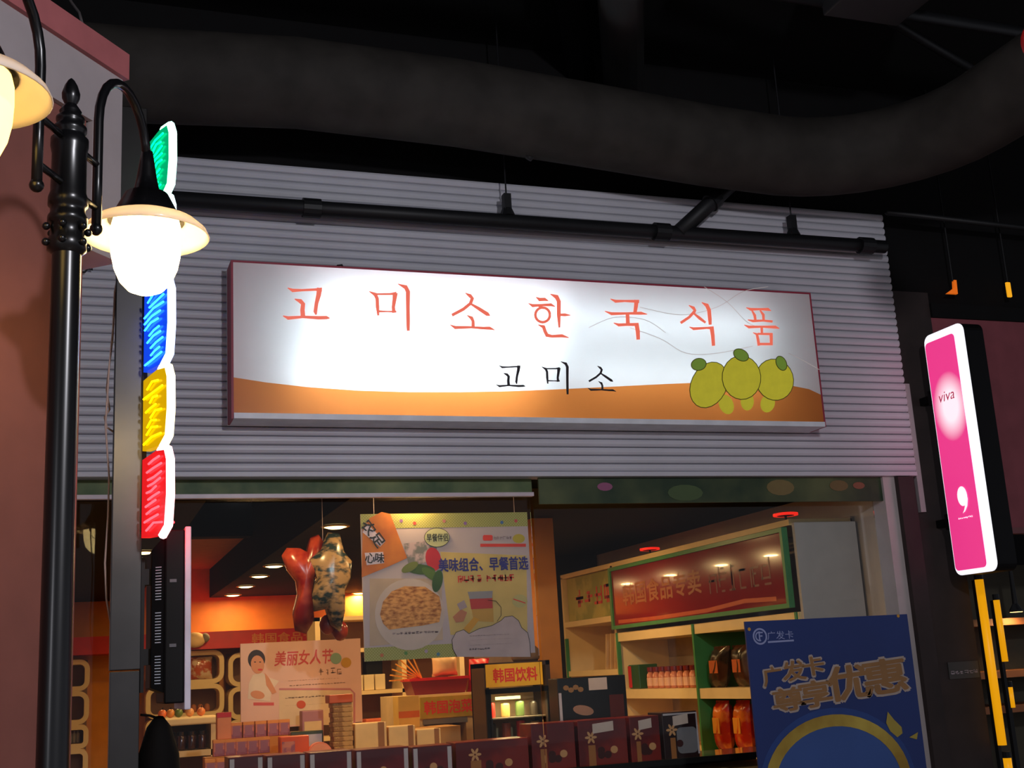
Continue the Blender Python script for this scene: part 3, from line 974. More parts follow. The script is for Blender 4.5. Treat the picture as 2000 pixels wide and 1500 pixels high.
# ------------------------------------------------------------------ shop: downlights
lm = glow('downlight_lens', (255, 216, 140), 9.0)
for k, (px, py, pwr) in enumerate(((655, 1028, 26), (1040, 1035, 22), (535, 1105, 18), (507, 1125, 16), (480, 1145, 14), (455, 1162, 14), (702, 1158, 14), (280, 1078, 16), (500, 950, 12), (800, 950, 12), (1100, 955, 10))):  # the window row is added out of view to brighten the front goods
    p = atz(px, py, 2.592)
    o = thing('downlight', {0: 'bright round downlight in the black bulkhead above the foil balloon', 1: 'round downlight in the black bulkhead at the orange column', 6: 'round downlight half hidden behind the edge of the food poster',
                            7: 'round downlight in the narrow bulkhead beside the television'}.get(k, 'round warm downlight in the aisle row of the black bulkhead' if k < 6 else 'unseen round downlight added in the bulkhead close behind the shop window'),
              'lamp', (p.x, p.y, 2.57), 'aisle row of downlights' if 2 <= k <= 5 else ('window row of added downlights' if k > 7 else None))
    MB().lathe((p.x, p.y, 0), [(.085, 2.596), (.105, 2.596), (.105, 2.588), (.085, 2.583)], 20).build('trim_ring', mat('ring_brass', (200, 170, 110), .3, metal=.6), o)
    MB().lathe((p.x, p.y, 0), [(0, 2.572), (.05, 2.576), (.085, 2.588)], 20).build('lens', lm, o, smooth=True)
    area_light('bulb', (p.x, p.y, 2.565), .15, pwr, WARM, parent=o)

# ------------------------------------------------------------------ food poster hung inside the glass
x0, x1, z0, z1, Y = 1.563, 2.588, 1.600, 2.432, .35
po = thing('food_poster', 'large hanging poster with a noodle bowl and blue Chinese headline', 'poster', ((x0 + x1) / 2, Y, z0))
MB().box(x0, x1, Y, Y + .008, z0, z1).build('board', M['paper'], po)
fr = Frame((x0, Y, z0), *FRONT)
W, H = x1 - x0, z1 - z0


def PQ(px, py):
    p = aty(px, py, Y)
    return p.x - x0, p.z - z0


ginghm = two_tone('print_gingham', (150, 152, 74), (176, 172, 108), 120, kind='checker')
print_poly(fr, [(0, H - .085), (W, H - .085), (W, H), (0, H)], .001, 'gingham_strip', ginghm, po)
print_poly(fr, [(0, 0), (W * .53, 0), (W * .53, .075), (0, .075)], .001, 'gingham_strip', ginghm, po)
for k, (a, b, c) in enumerate(((.24, .79, (130, 90, 150)), (.32, .775, (210, 70, 60)), (.50, .785, (190, 120, 120)), (.63, .77, (140, 100, 170)), (.86, .772, (70, 110, 170)), (.95, .78, (210, 80, 90)), (.10, .03, (200, 110, 70)), (.24, .035, (90, 140, 70)), (.36, .04, (170, 150, 180)), (.43, .02, (80, 130, 160)))):
    print_poly(fr, ellipse(a, b, .011, .011, 6), .0022, 'confetti', mat('confetti_%d' % k, c, .5), po)
# yellow text panel
print_poly(fr, [PQ(860, 1078), PQ(880, 1240), PQ(1030, 1238), PQ(1028, 1085)][::1], .001, 'yellow_panel', mat('print_yellow', (206, 178, 110), .5), po)
# tablecloth corner, plate and noodles
print_poly(fr, [PQ(722, 1262), PQ(865, 1250), PQ(862, 1130), PQ(722, 1130)], .0015, 'tray_print', mat('print_tray', (188, 164, 146), .5), po)
plate = [PQ(*q) for q in ellipse(800, 1200, 68, 70, 28, .1)]
print_poly(fr, plate, .0022, 'plate_print', mat('print_plate', (200, 182, 178), .5), po)
nood = [PQ(*q) for q in ((742, 1200), (748, 1175), (765, 1155), (790, 1145), (830, 1146), (858, 1165), (862, 1190), (858, 1215), (825, 1222), (790, 1226), (760, 1230), (748, 1218))]
print_poly(fr, nood[::-1], .003, 'noodle_print', two_tone('print_noodle', (150, 84, 30), (226, 160, 88), 26, p0=.35, p1=.6, stretch=(1, 1, 2.4)), po)
# orange packet
pk = [PQ(*q) for q in ((706, 1128), (708, 1030), (722, 1012), (745, 1000), (762, 1004), (795, 1090), (760, 1106))]
print_poly(fr, pk[::-1] if 0 else pk[::-1], .0035, 'packet_print', two_tone('print_packet', (178, 92, 26), (214, 126, 36), 6, p0=.35, p1=.65), po)
print_poly(fr, [PQ(*q) for q in ((708, 1040), (716, 1022), (752, 1058), (742, 1068))], .0042, 'packet_label', mat('print_label', (214, 196, 214), .5), po)
print_poly(fr, [PQ(*q) for q in ((712, 1080), (748, 1078), (750, 1100), (716, 1104))], .0042, 'packet_label', MATS['print_label'], po)
a, b = PQ(729, 1042)
text_print(fr, '农足', a - .085, b - .035, a + .085, b + .035, .005, M['ink_black'], po, bold=.02, rot=-.95)
a, b = PQ(732, 1090)
text_print(fr, '心', a - .055, b - .028, a - .0, b + .028, .005, M['ink_black'], po, bold=.02, rot=-.2)
text_print(fr, '味', a + .002, b - .028, a + .055, b + .028, .005, M['ink_black'], po, bold=.02, rot=-.1)
# pack, apple and leaves
print_poly(fr, [PQ(*q) for q in ((788, 1062), (850, 1054), (856, 1090), (800, 1110))][::-1], .003, 'pack_print', two_tone('print_pack', (120, 120, 120), (196, 170, 176), 14), po)
print_poly(fr, [PQ(*q) for q in ellipse(846, 1092, 15, 23, 20, -.2)][::-1], .0038, 'apple_print', mat('print_apple', (190, 36, 48), .4), po)
for k, (cx, cy, rx, ry, rt, c) in enumerate(((820, 1112, 30, 10, .1, (64, 92, 40)), (842, 1122, 22, 9, .6, (84, 112, 46)), (800, 1108, 18, 8, -.5, (110, 120, 56)), (854, 1135, 10, 22, .2, (52, 84, 40)))):
    print_poly(fr, [PQ(*q) for q in ellipse(cx, cy, rx, ry, 16, rt)][::-1], .0040 + .0004 * k, 'leaf_print', mat('print_leaf_%d' % k, c, .5), po)
# speech bubble and headline
print_poly(fr, [PQ(*q) for q in ellipse(853, 1050, 25, 19, 24)][::-1], .0045, 'bubble_outline', M['ink_black'], po)
print_poly(fr, [PQ(*q) for q in ellipse(853, 1050, 24, 18, 24)][::-1], .0052, 'speech_bubble', mat('print_bubble', (196, 196, 148), .5), po)
a0, b0 = PQ(833, 1058)
a1, b1 = PQ(874, 1042)
text_print(fr, '早餐伴侣', a0, b0, a1, b1, .006, M['ink_black'], po, bold=.012)
a0, b0 = PQ(857, 1117)
a1, b1 = PQ(1030, 1087)
text_print(fr, '美味组合、早餐首选', a0, b0, a1, b1, .0046, M['ink_blue'], po, bold=.03)
a0, b0 = PQ(893, 1138)
a1, b1 = PQ(1004, 1122)
scribble(fr, a0, b0, a0 + (a1 - a0) * .42, b1, 4, .003, M['ink_red'], po, seed=3, w=.2)
scribble(fr, a0 + (a1 - a0) * .5, b0, a1, b1, 5, .003, M['ink_red'], po, seed=4, w=.2)
# brand strip at the upper right
print_poly(fr, [PQ(*q) for q in ((938, 1062), (1027, 1062), (1027, 1068), (938, 1068))][::-1], .002, 'red_stripe', M['ink_red'], po)
print_poly(fr, [PQ(*q) for q in rrect(943, 1045, 962, 1056, 3)][::-1], .002, 'red_tab', M['ink_red'], po)
a0, b0 = PQ(964, 1054)
a1, b1 = PQ(1000, 1047)
scribble(fr, a0, b0, a1, b1, 6, .002, M['ink_grey'], po, seed=12)
print_poly(fr, [PQ(*q) for q in ellipse(1013, 1052, 12, 9, 16)][::-1], .002, 'yellow_fruit_print', mat('print_fruit', (190, 170, 60), .5), po)
# snack pack picture
for k, (pts, c) in enumerate((((( 915, 1158), (962, 1158), (964, 1215), (925, 1213)), (196, 150, 70)), (((917, 1170), (961, 1168), (962, 1188), (920, 1190)), (190, 60, 60)), (((913, 1156), (962, 1154), (961, 1168), (917, 1170)), (150, 146, 156)),
                              (((884, 1205), (900, 1190), (912, 1196), (905, 1214), (890, 1216)), (190, 120, 90)), (((905, 1228), (925, 1205), (936, 1210), (916, 1236)), (206, 150, 50)), (((892, 1180), (906, 1172), (912, 1186), (898, 1192)), (170, 150, 160)))):
    print_poly(fr, [PQ(*q) for q in pts][::1] if 0 else [PQ(*q) for q in pts][::-1], .0025 + .0005 * k, 'snack_print', mat('print_snack_%d' % k, c, .5), po)
# cloud
cl_pts = []
for cx, cy, rx, ry, t0, t1 in ((905, 1262, 22, 32, 90, 210), (960, 1200, 26, 26, 200, 300), (998, 1224, 26, 24, 200, 320), (1022, 1252, 14, 26, 250, 380), (1030, 1280, 8, 16, 280, 380)):
    cl_pts += [(cx + rx * cos(radians(t0 + (t1 - t0) * k / 8)), cy + ry * sin(radians(t0 + (t1 - t0) * k / 8))) for k in range(9)]
cl_w = [(890, 1284)] + [q for q in cl_pts if q[1] < 1284] + [(1038, 1284)]
cloud = [PQ(min(q[0], 1036), q[1]) for q in ((892, 1283), (884, 1268), (882, 1250), (890, 1235), (905, 1230), (915, 1238), (935, 1228), (960, 1222), (978, 1212), (985, 1205), (1000, 1203), (1012, 1212), (1018, 1226), (1030, 1236), (1034, 1256), (1036, 1283))]
print_poly(fr, cloud[::-1], .0065, 'cloud_print', mat('print_cloud', (192, 172, 178), .5), po)
line_print(fr, cloud, .003, .0075, 'cloud_outline', M['ink_black'], po)
line_print(fr, [PQ(*q) for q in ((952, 1172), (968, 1174), (978, 1186), (978, 1202), (970, 1214))], .003, .0075, 'cloud_outline', M['ink_black'], po)
for k, (pya, w_) in enumerate(((1240, 78), (1248, 92), (1258, 84), (1267, 40))):
    a0, b0 = PQ(916, pya + 3)
    a1, b1 = PQ(916 + w_, pya - 2)
    scribble(fr, a0, b0, a1, b1, int(w_ / 5), .0078, M['ink_grey'], po, seed=20 + k, w=.3)
a0, b0 = PQ(766, 1240)
a1, b1 = PQ(856, 1232)
scribble(fr, a0, b0, a1, b1, 12, .004, M['ink_grey'], po, seed=31, w=.3)
print_poly(fr, [PQ(*q) for q in ellipse(1015, 1174, 15, 13, 18)][::-1], .003, 'round_stamp', mat('print_stamp', (186, 176, 120), .5), po)
line_print(fr, [PQ(1002, 1170), PQ(1026, 1178)], .006, .004, 'stamp_text', M['ink_red'], po)
for x in (x0 + .08, x1 - .08):
    MB().tube([(x, Y + .004, z1), (x, Y + .004, 3.7)], .002, 6).build('hanging_thread', M['ink_grey'], po)

# ------------------------------------------------------------------ right shelf wall with the red header
SXF = 4.5
Y0, Y1, Y2 = .50, 3.42, 4.62
sh = thing('shelf_unit', 'cream shelf unit along the side wall with green edges under the red header', 'shelf', (4.75, 2.5, 0))
zS = [.35, .84, 1.295, 1.775]
for z in zS:
    MB().box(SXF, 5.0, Y0, Y1, z - .075, z).build('shelf_board', M['cream'], sh)
for z in (.60, 1.02, 1.47, 1.93):
    MB().box(SXF, 5.0, Y1 + .04, Y2, z - .05, z).build('shelf_board', M['cream'], sh)
MB().box(4.985, 5.005, Y0, Y2, 0, 2.40).build('back_panel', mat('shelf_grey', (176, 160, 150), .6), sh)
MB().box(SXF + .02, 5.0, Y0 - .03, Y0, 1.84, 2.36).build('end_panel', M['white'], sh)
MB().box(SXF + .02, 5.0, Y0 - .03, Y0, 0, 1.84).build('end_panel', M['white'], sh)
MB().box(SXF, 5.0, Y1, Y1 + .04, 0, 2.36).build('upright', M['cream'], sh)
MB().box(SXF, 5.0, Y2, Y2 + .04, 0, 2.36).build('upright', M['cream'], sh)
MB().box(SXF, 5.0, Y0, Y2 + .04, 2.345, 2.385).build('top_board', M['cream'], sh)
ym = atx(1362, 1300, SXF).y
for y in (Y0 + .01, ym, Y1 - .02, Y2 - .02):
    MB().box(SXF - .012, SXF + (.45 if y == ym else .02), y, y + .025, 0, 1.775).build('green_edge', M['green'], sh)
hd = thing('header_sign', 'glossy red header sign with gold Chinese lettering in a green frame', 'sign', (SXF - .02, 2.0, 1.80))
hz0, hz1 = 1.805, 2.335
redg = mat('header_red', (124, 10, 14), .12, coat=.35, vary=.05, spec=.4)
MB().box(SXF - .03, SXF - .001, Y0 + .06, Y1 - .04, hz0 + .03, hz1 - .03).build('red_panel', redg, hd)
for (ya, yb, za, zb_) in ((Y0 + .03, Y1, hz0, hz0 + .03), (Y0 + .03, Y1, hz1 - .03, hz1), (Y0 + .03, Y0 + .06, hz0 + .03, hz1 - .03), (Y1 - .04, Y1, hz0 + .03, hz1 - .03)):
    MB().box(SXF - .045, SXF - .001, ya, yb, za, zb_).build('green_frame', M['green'], hd)
fH = Frame((SXF - .03, Y1 - .04, hz0), (0, -1, 0), (0, 0, 1))
HL = Y1 - .04 - Y0 - .06
text_print(fH, '韩国食品专卖', .22, .19, HL * .58, .37, .002, mat('header_gold', (150, 84, 34), .3, coat=.5), hd, bold=.02)
scribble(fH, HL * .62, .17, HL * .94, .36, 6, .002, mat('header_faint', (110, 48, 40), .3, coat=.5), hd, seed=41, w=.1)
line_print(fH, [(HL * .03, .06), (HL * .3, .05), (HL * .6, .055), (HL * .8, .085), (HL * .95, .07)], .03, .002, 'gold_stripe', mat('header_stripe', (190, 80, 30), .3, coat=.5), hd)
h2 = thing('corner_sign', 'small green and yellow shelf sign with red lettering beside the red header', 'sign', (SXF - .01, 4.0, 1.95))
MB().box(SXF + .04, SXF + .06, Y1 + .05, Y2 - .02, 1.935, 2.34).build('sign_panel', two_tone('corner_yellow', (150, 150, 60), (190, 176, 84), 3), h2)
f2 = Frame((SXF + .04, Y2 - .02, 1.935), (0, -1, 0), (0, 0, 1))
scribble(f2, .18, .12, 1.08, .28, 4, .002, M['ink_red'], h2, seed=50, w=.16)
# red spot lamps on top of the header
for k, px in enumerate((1268, 1540)):
    yy = atx(px, 1060, SXF + .1).y
    o = thing('clip_lamp', ('red clip lamp on the shelf top near the orange column', 'red clip lamp on the shelf top near the door jamb')[k], 'lamp', (SXF + .1, yy, 2.385))
    MB().lathe((SXF + .1, yy, 2.385), [(0, 0), (.03, 0), (.03, .012), (.008, .02), (.008, .05)], 12).build('stem', M['pipe'], o)
    MB().lathe((SXF + .1, yy, 2.43), [(.06, 0), (.085, .0), (.085, .016), (.06, .02)], 20).build('red_ring', glow('ring_red', (255, 40, 24), .9), o)
    MB().lathe((SXF + .1, yy, 2.43), [(0, .03), (.06, .02), (.06, .0), (0, .0)], 20).build('lamp_head', M['pipe'], o)

# ---- goods on the shelf wall (front faces towards -x)
def shelf_y(px, py):
    return atx(px, py, SXF + .12).y


zb = 1.295
y = shelf_y(1250, 1320)
o = thing('tin', 'green and red tin beside the row of small bottles', 'tin', (SXF + .14, y, zb))
MB().box(SXF + .06, SXF + .24, y - .11, y + .10, zb, zb + .20).build('body', mat('tin_green', (40, 80, 30), .3), o, bevel=.008)
MB().box(SXF + .057, SXF + .06, y + .04, y + .10, zb + .01, zb + .19).build('red_label', M['red'], o)
capm, botm, lbl = mat('cap_red', (110, 24, 22), .3), mat('bottle_amber', (190, 110, 80), .2, coat=.5), mat('bottle_label', (226, 176, 150), .5)
proto = None
ya, yb = shelf_y(1272, 1320), shelf_y(1356, 1320)
for k in range(8):
    y = ya + (yb - ya) * k / 7
    loc = Vector((SXF + .12, y, zb))
    if proto is None:
        proto = thing('bottle', 'small amber bottle with a dark red cap in the shelf row', 'bottle', loc, 'small bottles in a row on the shelf wall')
        MB().lathe(loc, [(0, 0), (.036, 0), (.038, .01), (.038, .11), (.026, .13), (.026, .14)], 14).build('body', botm, proto, smooth=True)
        MB().lathe(loc, [(.0389, .02), (.0389, .085)], 14).build('label_band', lbl, proto)
        MB().lathe(loc, [(.03, .135), (.032, .14), (.032, .172), (0, .175)], 14).build('cap', capm, proto)
    else:
        r = proto.copy()
        r.location = loc
        col.objects.link(r)
        for ch in [c for c in proto.children]:
            c = ch.copy()
            c.parent = r
            col.objects.link(c)


def pillow_pack(name, label, cat, c, w, h, d, m, band=None, group=None, tilt=0.0, axis='y'):
    """a puffed foil pack standing upright; its wide side faces -x (axis y) or -y (axis x)"""
    o = thing(name, label, cat, c, group)
    N = 8
    vs, fs = [], []
    for s_ in (-1, 1):
        for i in range(N + 1):
            for j in range(N + 1):
                a, b = i / N * 2 - 1, j / N * 2 - 1
                t = d / 2 * (max(0, (1 - a ** 4) * (1 - b ** 4))) ** .6
                wv = .012 * sin(7 * a + 3 * b) * (1 - a * a)
                u, v, q = a * w / 2 * (1 - .06 * (1 - b * b)), (b + 1) / 2 * h, s_ * t + wv * .4
                u2 = u + tilt * v
                vs.append((q, u2, v) if axis == 'y' else (u2, q, v))
    K = (N + 1) ** 2
    for s_ in (0, 1):
        for i in range(N):
            for j in range(N):
                f = (s_ * K + i * (N + 1) + j, s_ * K + (i + 1) * (N + 1) + j, s_ * K + (i + 1) * (N + 1) + j + 1, s_ * K + i * (N + 1) + j + 1)
                fs.append(f if s_ else f[::-1])
    MB().add([Vector(c) + Vector(v) for v in vs], fs).build('pouch', m, o, smooth=True)
    sl = MB()
    for v in (.0, h):
        if axis == 'y':
            sl.box(c[0] - .004, c[0] + .004, c[1] - w / 2 + tilt * v, c[1] + w / 2 + tilt * v, c[2] + v - (.018 if v else 0), c[2] + v + (0 if v else .018))
        else:
            sl.box(c[0] - w / 2 + tilt * v, c[0] + w / 2 + tilt * v, c[1] - .004, c[1] + .004, c[2] + v - (.018 if v else 0), c[2] + v + (0 if v else .018))
    sl.build('seal_strip', m, o)
    if band:
        e = d / 2 + .002
        if axis == 'y':
            MB().box(c[0] - e - .0005, c[0] - e + .004, c[1] - w * .26 + tilt * h * .5, c[1] + w * .26 + tilt * h * .5, c[2] + h * .35, c[2] + h * .66).build('label_panel', band, o)
        else:
            MB().box(c[0] - w * .26 + tilt * h * .5, c[0] + w * .26 + tilt * h * .5, c[1] - e - .0005, c[1] - e + .004, c[2] + h * .35, c[2] + h * .66).build('label_panel', band, o)
    return o


foil_brown = two_tone('foil_brown', (70, 36, 20), (40, 28, 22), 9, .25)
foil_red = two_tone('foil_red', (190, 40, 20), (226, 120, 40), 8, .2)
for k, (px, w) in enumerate(((1405, .24), (1448, .22))):
    pillow_pack('snack_pack', ('brown foil pack leaning on the shelf above the red packs', 'dark brown foil pack with orange label on the shelf beside the blue banner')[k], 'pack', (SXF + .10 + .05 * k, shelf_y(px, 1300), zb), w, .30, .12, foil_brown, mat('label_orange', (190, 90, 40), .4), tilt=-.35 + .5 * k)
for k, px in enumerate((1416, 1442, 1468)):
    pillow_pack('snack_bag', 'shiny red and orange snack bag on the lower shelf beside the blue banner', 'bag', (SXF + .10 + .06 * k, shelf_y(px, 1400), .84), .19, .36, .13, foil_red, mat('label_gold', (230, 150, 50), .3), 'red snack bags on the lower shelf', tilt=-.05)
# leaning cardboard sleeves in the far bay
for k in range(3):
    y = 3.62 + .10 * k
    o = MB().obox((SXF + .16, y, 1.47 + .155), (.10, 0, 0), (0, .010, 0), (0, -.03, .153)).build('carton_sleeve', mat('carton_tan', (206, 168, 120), .6))
    tag(o, 'flat tan carton leaning in the far bay under the small green sign', 'carton', 'tan cartons leaning in the far bay')

# ------------------------------------------------------------------ blue banner stand outside the glass
bx0, bx1, bz1, bz0, Y = 3.632, 4.745, 1.702, .28, -.30
bs = thing('banner_stand', 'tall blue advertising banner with a golden ring on a stand before the glass', 'banner', ((bx0 + bx1) / 2, Y, 0))
navy = mat('banner_blue', (28, 50, 112), .45, vary=.12, scale=1.4)
MB().box(bx0, bx1, Y, Y + .012, bz0, bz1).build('sheet', navy, bs)
MB().tube([(bx0 + .05, Y + .03, bz1 - .03), ((bx0 + bx1) / 2, Y + .12, .9), (bx1 - .02, Y + .2, .0)], .008, 6).build('pole', M['pipe'], bs)
MB().tube([(bx1 - .05, Y + .03, bz1 - .03), ((bx0 + bx1) / 2, Y + .12, .9), (bx0 + .02, Y + .2, .0)], .008, 6).build('pole', M['pipe'], bs)
fb = Frame((bx0, Y, bz0), *FRONT)


def PB(px, py):
    p = aty(px, py, Y)
    return p.x - bx0, p.z - bz0


for px, py in ((1463, 1229), (1754, 1203)):
    a, b = PB(px, py)
    print_poly(fb, ellipse(a, b, .010, .010, 12), .002, 'eyelet', M['gold'], bs)
ic = mat('banner_logo', (150, 160, 205), .5)
c0 = PB(1484, 1243)
ringp = ellipse(c0[0], c0[1], .042, .042, 24)
line_print(fb, ringp + ringp[:1], .010, .002, 'emblem_ring', ic, bs)
line_print(fb, [(c0[0] - .004, c0[1] - .022), (c0[0] - .004, c0[1] + .02), (c0[0] + .02, c0[1] + .022)], .009, .0025, 'emblem_mark', ic, bs)
line_print(fb, [(c0[0] - .004, c0[1] + .002), (c0[0] + .016, c0[1] + .002)], .008, .0028, 'emblem_mark', ic, bs)
line_print(fb, ellipse(c0[0] - .004, c0[1], .024, .024, 12, 0, radians(70), radians(290)), .008, .0030, 'emblem_mark', ic, bs)
a0, b0 = PB(1499, 1250)
a1, b1 = PB(1548, 1231)
text_print(fb, '广发卡', a0, b0, a1, b1, .002, ic, bs)
line_print(fb, [(a0, b0 - .012), (a1, b0 - .010)], .010, .002, 'underline', ic, bs)
bronze = mat('banner_bronze', (150, 108, 62), .45)
outl = mat('banner_outline', (176, 160, 150), .45)
for body, q in (('广', (1492, 1302, 1524, 1340)), ('发', (1530, 1290, 1570, 1330)), ('卡', (1568, 1282, 1606, 1320)), ('尊', (1512, 1342, 1566, 1390)), ('享', (1564, 1328, 1620, 1382)), ('优', (1620, 1298, 1692, 1368)), ('惠', (1690, 1286, 1764, 1356))):
    a0, b0 = PB(q[0], q[3])
    a1, b1 = PB(q[2], q[1])
    e = .008
    text_print(fb, body, a0 - e, b0 - e, a1 + e, b1 + e, .002, outl, bs, 'lettering_outline', bold=.05, rot=.07)
    text_print(fb, body, a0, b0, a1, b1, .004, bronze, bs, 'lettering', bold=.028, rot=.07)
ce = PB(1641, 1535)
rp_ = ellipse(ce[0], ce[1], .455, .36, 48)
disc = mat('banner_sky', (52, 84, 150), .45, vary=.1, scale=2)
print_poly(fb, [(min(max(a, .01), bx1 - bx0 - .01), b) for a, b in ellipse(ce[0], ce[1], .52, .43, 40)], .001, 'pale_disc', mat('banner_halo', (36, 66, 132), .45), bs)
print_poly(fb, ellipse(ce[0], ce[1], .44, .35, 40), .0018, 'inner_disc', disc, bs)
line_print(fb, rp_ + rp_[:1], .066, .0035, 'gold_ring', two_tone('banner_gold', (150, 116, 30), (196, 172, 70), 3.5, .35, .35, .65), bs)
lf = [PB(*q) for q in ((1733, 1390), (1745, 1405), (1760, 1420), (1762, 1432), (1752, 1440), (1738, 1428), (1730, 1412))]
print_poly(fb, lf[::-1], .004, 'leaf_print', mat('banner_leaf', (170, 150, 60), .45), bs)
lf = [PB(*q) for q in ((1775, 1440), (1792, 1430), (1790, 1444))]
print_poly(fb, [(min(a, bx1 - bx0 - .005), b) for a, b in lf[::-1]], .004, 'leaf_print', MATS['banner_leaf'], bs)

# ------------------------------------------------------------------ orange column, refrigerator, cabinet, white shelf
xa, xb = aty(1046, 1150, 1.95).x, aty(1088, 1150, 1.95).x
struct('wall_column', MB().box(xa, xb, 1.95, 2.2, 0, 2.6), M['orange'], 'orange painted column beside the drinks refrigerator', 'column')
xd0, xd1, zd0, zd1 = rect(1090, 1000, 1190, 1110, 4.9)
struct('wall_side.001', MB().box(xd0 - .05, 5.0, 4.9, 5.0, 0, 2.6), mat('wall_dark', (30, 26, 24), .7), 'dark partition wall beyond the shelf unit', 'wall')

FY = 1.45
x0, x1, _, z1 = rect(948, 1292, 1078, 1450, FY)
fg = thing('drinks_refrigerator', 'black framed glass door drinks refrigerator with a yellow header', 'refrigerator', ((x0 + x1) / 2, FY + .2, 0))
cab = MB()
cab.box(x0, x0 + .03, FY, FY + .30, 0, z1)
cab.box(x1 - .03, x1, FY, FY + .30, 0, z1)
cab.box(x0, x1, FY + .28, FY + .30, 0, z1)
cab.box(x0, x1, FY, FY + .30, z1 - .03, z1)
cab.box(x0, x1, FY, FY + .30, 0, .30)
cab.build('cabinet', mat('fridge_body', (58, 40, 30), .4), fg)
hz = rect(945, 1300, 1060, 1340, FY)[2]
hdr = MB().box(x0 + .01, x1 - .06, FY - .012, FY, hz, z1 - .01).build('header_panel', mat('fridge_yellow', (220, 168, 46), .4, emit=(220, 160, 30), estr=.10), fg)
ff = Frame((x0, FY - .012, hz), *FRONT)
text_print(ff, '韩国饮料', .06, .03, x1 - x0 - .10, z1 - hz - .04, .001, M['ink_red'], hdr, bold=.03)
dz1 = hz - .01
door = MB()
door.box(x0, x0 + .035, FY - .02, FY, .32, dz1)
door.box(x1 - .035, x1, FY - .02, FY, .32, dz1)
door.box(x0, x1, FY - .02, FY, dz1 - .035, dz1)
door.box(x0, x1, FY - .02, FY, .32, .36)
dr = door.build('door_frame', M['plastic'], fg)
MB().box(x0 + .035, x1 - .035, FY - .012, FY - .008, .36, dz1 - .035).build('door_glass', GL, dr)
MB().box(x0 + .02, x0 + .032, FY - .045, FY - .02, .8, 1.2).build('door_handle', M['steel'], dr)
MB().box(x0 + .03, x1 - .03, FY + .275, FY + .28, .3, z1 - .03).build('liner', mat('fridge_liner', (214, 180, 140), .5), fg)
MB().box(x0 + .09, x0 + .26, FY + .03, FY + .06, dz1 - .075, dz1 - .055).build('lamp_tube', glow('fridge_lamp', (255, 236, 150), 3.0), fg)
area_light('fridge_light', ((x0 + x1) / 2, FY + .08, dz1 - .09), .3, 2.0, (1, .75, .42), (0, 0, 0), .06, fg)
for z in (.55, .80, 1.06, 1.20):
    MB().box(x0 + .03, x1 - .03, FY + .05, FY + .27, z - .008, z).build('wire_shelf', mat('shelf_steel', (170, 150, 130), .3), fg)
kk = 0
for z, hts in ((1.20, (.10, .09, .10, .09)), (1.06, (.10, .10, .11, .10)), (.80, (.2, .18, .2, .19))):
    n_ = len(hts)
    for k in range(n_):
        xx = x0 + .08 + (x1 - x0 - .16) * k / (n_ - 1)
        cn = ('red', 'dark', 'tan', 'brown', 'olive')[(k * 2 + kk) % 5] + ' drink can on the ' + ('top', 'middle', 'bottom')[kk] + ' refrigerator shelf'
        o = thing('drink_can', cn, 'can', (xx, FY + .14, z), 'cans inside the drinks refrigerator')
        c = ((190, 50, 40), (60, 50, 40), (200, 160, 90), (150, 70, 50), (90, 110, 60))[(k * 2 + kk) % 5]
        MB().lathe((xx, FY + .14, z), [(0, 0), (.028, 0), (.031, .008), (.031, hts[k] - .008), (.027, hts[k]), (0, hts[k])], 14).build('body', mat('can_%d' % ((k * 2 + kk) % 5), c, .3), o)
        MB().lathe((xx, FY + .14, z), [(0, hts[k] + .001), (.022, hts[k] + .001), (.022, hts[k] + .003)], 12).build('lid', M['steel'], o)
    kk += 1
p = aty(1058, 1272, FY + .2)
o = thing('rice_cooker', 'round dark appliance sitting on top of the refrigerator', 'appliance', (x1 - .12, FY + .2, z1))
MB().lathe((x1 - .10, FY + .2, z1), [(0, 0), (.085, 0), (.10, .02), (.10, .075), (.07, .105), (0, .115)], 22).build('body', mat('cooker_brown', (120, 92, 72), .4), o, smooth=True)
MB().lathe((x1 - .10, FY + .2, z1 + .113), [(.0, .018), (.018, .015), (.018, 0)], 12).build('knob', M['plastic'], o)

CY = 2.3
x0, x1, _, z1 = rect(776, 1356, 936, 1480, CY)
kc = thing('chiller_cabinet', 'white chiller cabinet with a yellow header sign and red goods inside', 'cabinet', ((x0 + x1) / 2, CY + .25, 0))
hz = rect(776, 1360, 936, 1402, CY)[2]
oz = rect(820, 1412, 905, 1452, CY)
body = MB()
xl, xr = x0 + .20, x1 - .10
body.box(x0, xl, CY, CY + .5, 0, z1)
body.box(xr, x1, CY, CY + .5, 0, z1)
body.box(xl, xr, CY, CY + .5, oz[3], z1)
body.box(xl, xr, CY, CY + .5, 0, oz[2] - .1)
body.box(xl, xr, CY + .35, CY + .5, oz[2] - .1, oz[3])
body.build('body', mat('cabinet_cream', (226, 196, 150), .5), kc)
hs = MB().box(x0 + .17, x1 - .01, CY - .02, CY, hz, z1 - .015).build('header_panel', two_tone('cab_yellow', (176, 150, 40), (206, 160, 60), 4), kc)
fc = Frame((x0 + .17, CY - .02, hz), *FRONT)
text_print(fc, '韩国泡菜', .03, .03, x1 - x0 - .22, z1 - hz - .045, .001, M['ink_red'], hs, bold=.03)
MB().box(xl - .01, xr + .01, CY - .01, CY, oz[3] - .005, oz[3] + .03).build('steel_lip', mat('lip_grey', (120, 120, 130), .3), kc)
zsh = oz[2] - .1
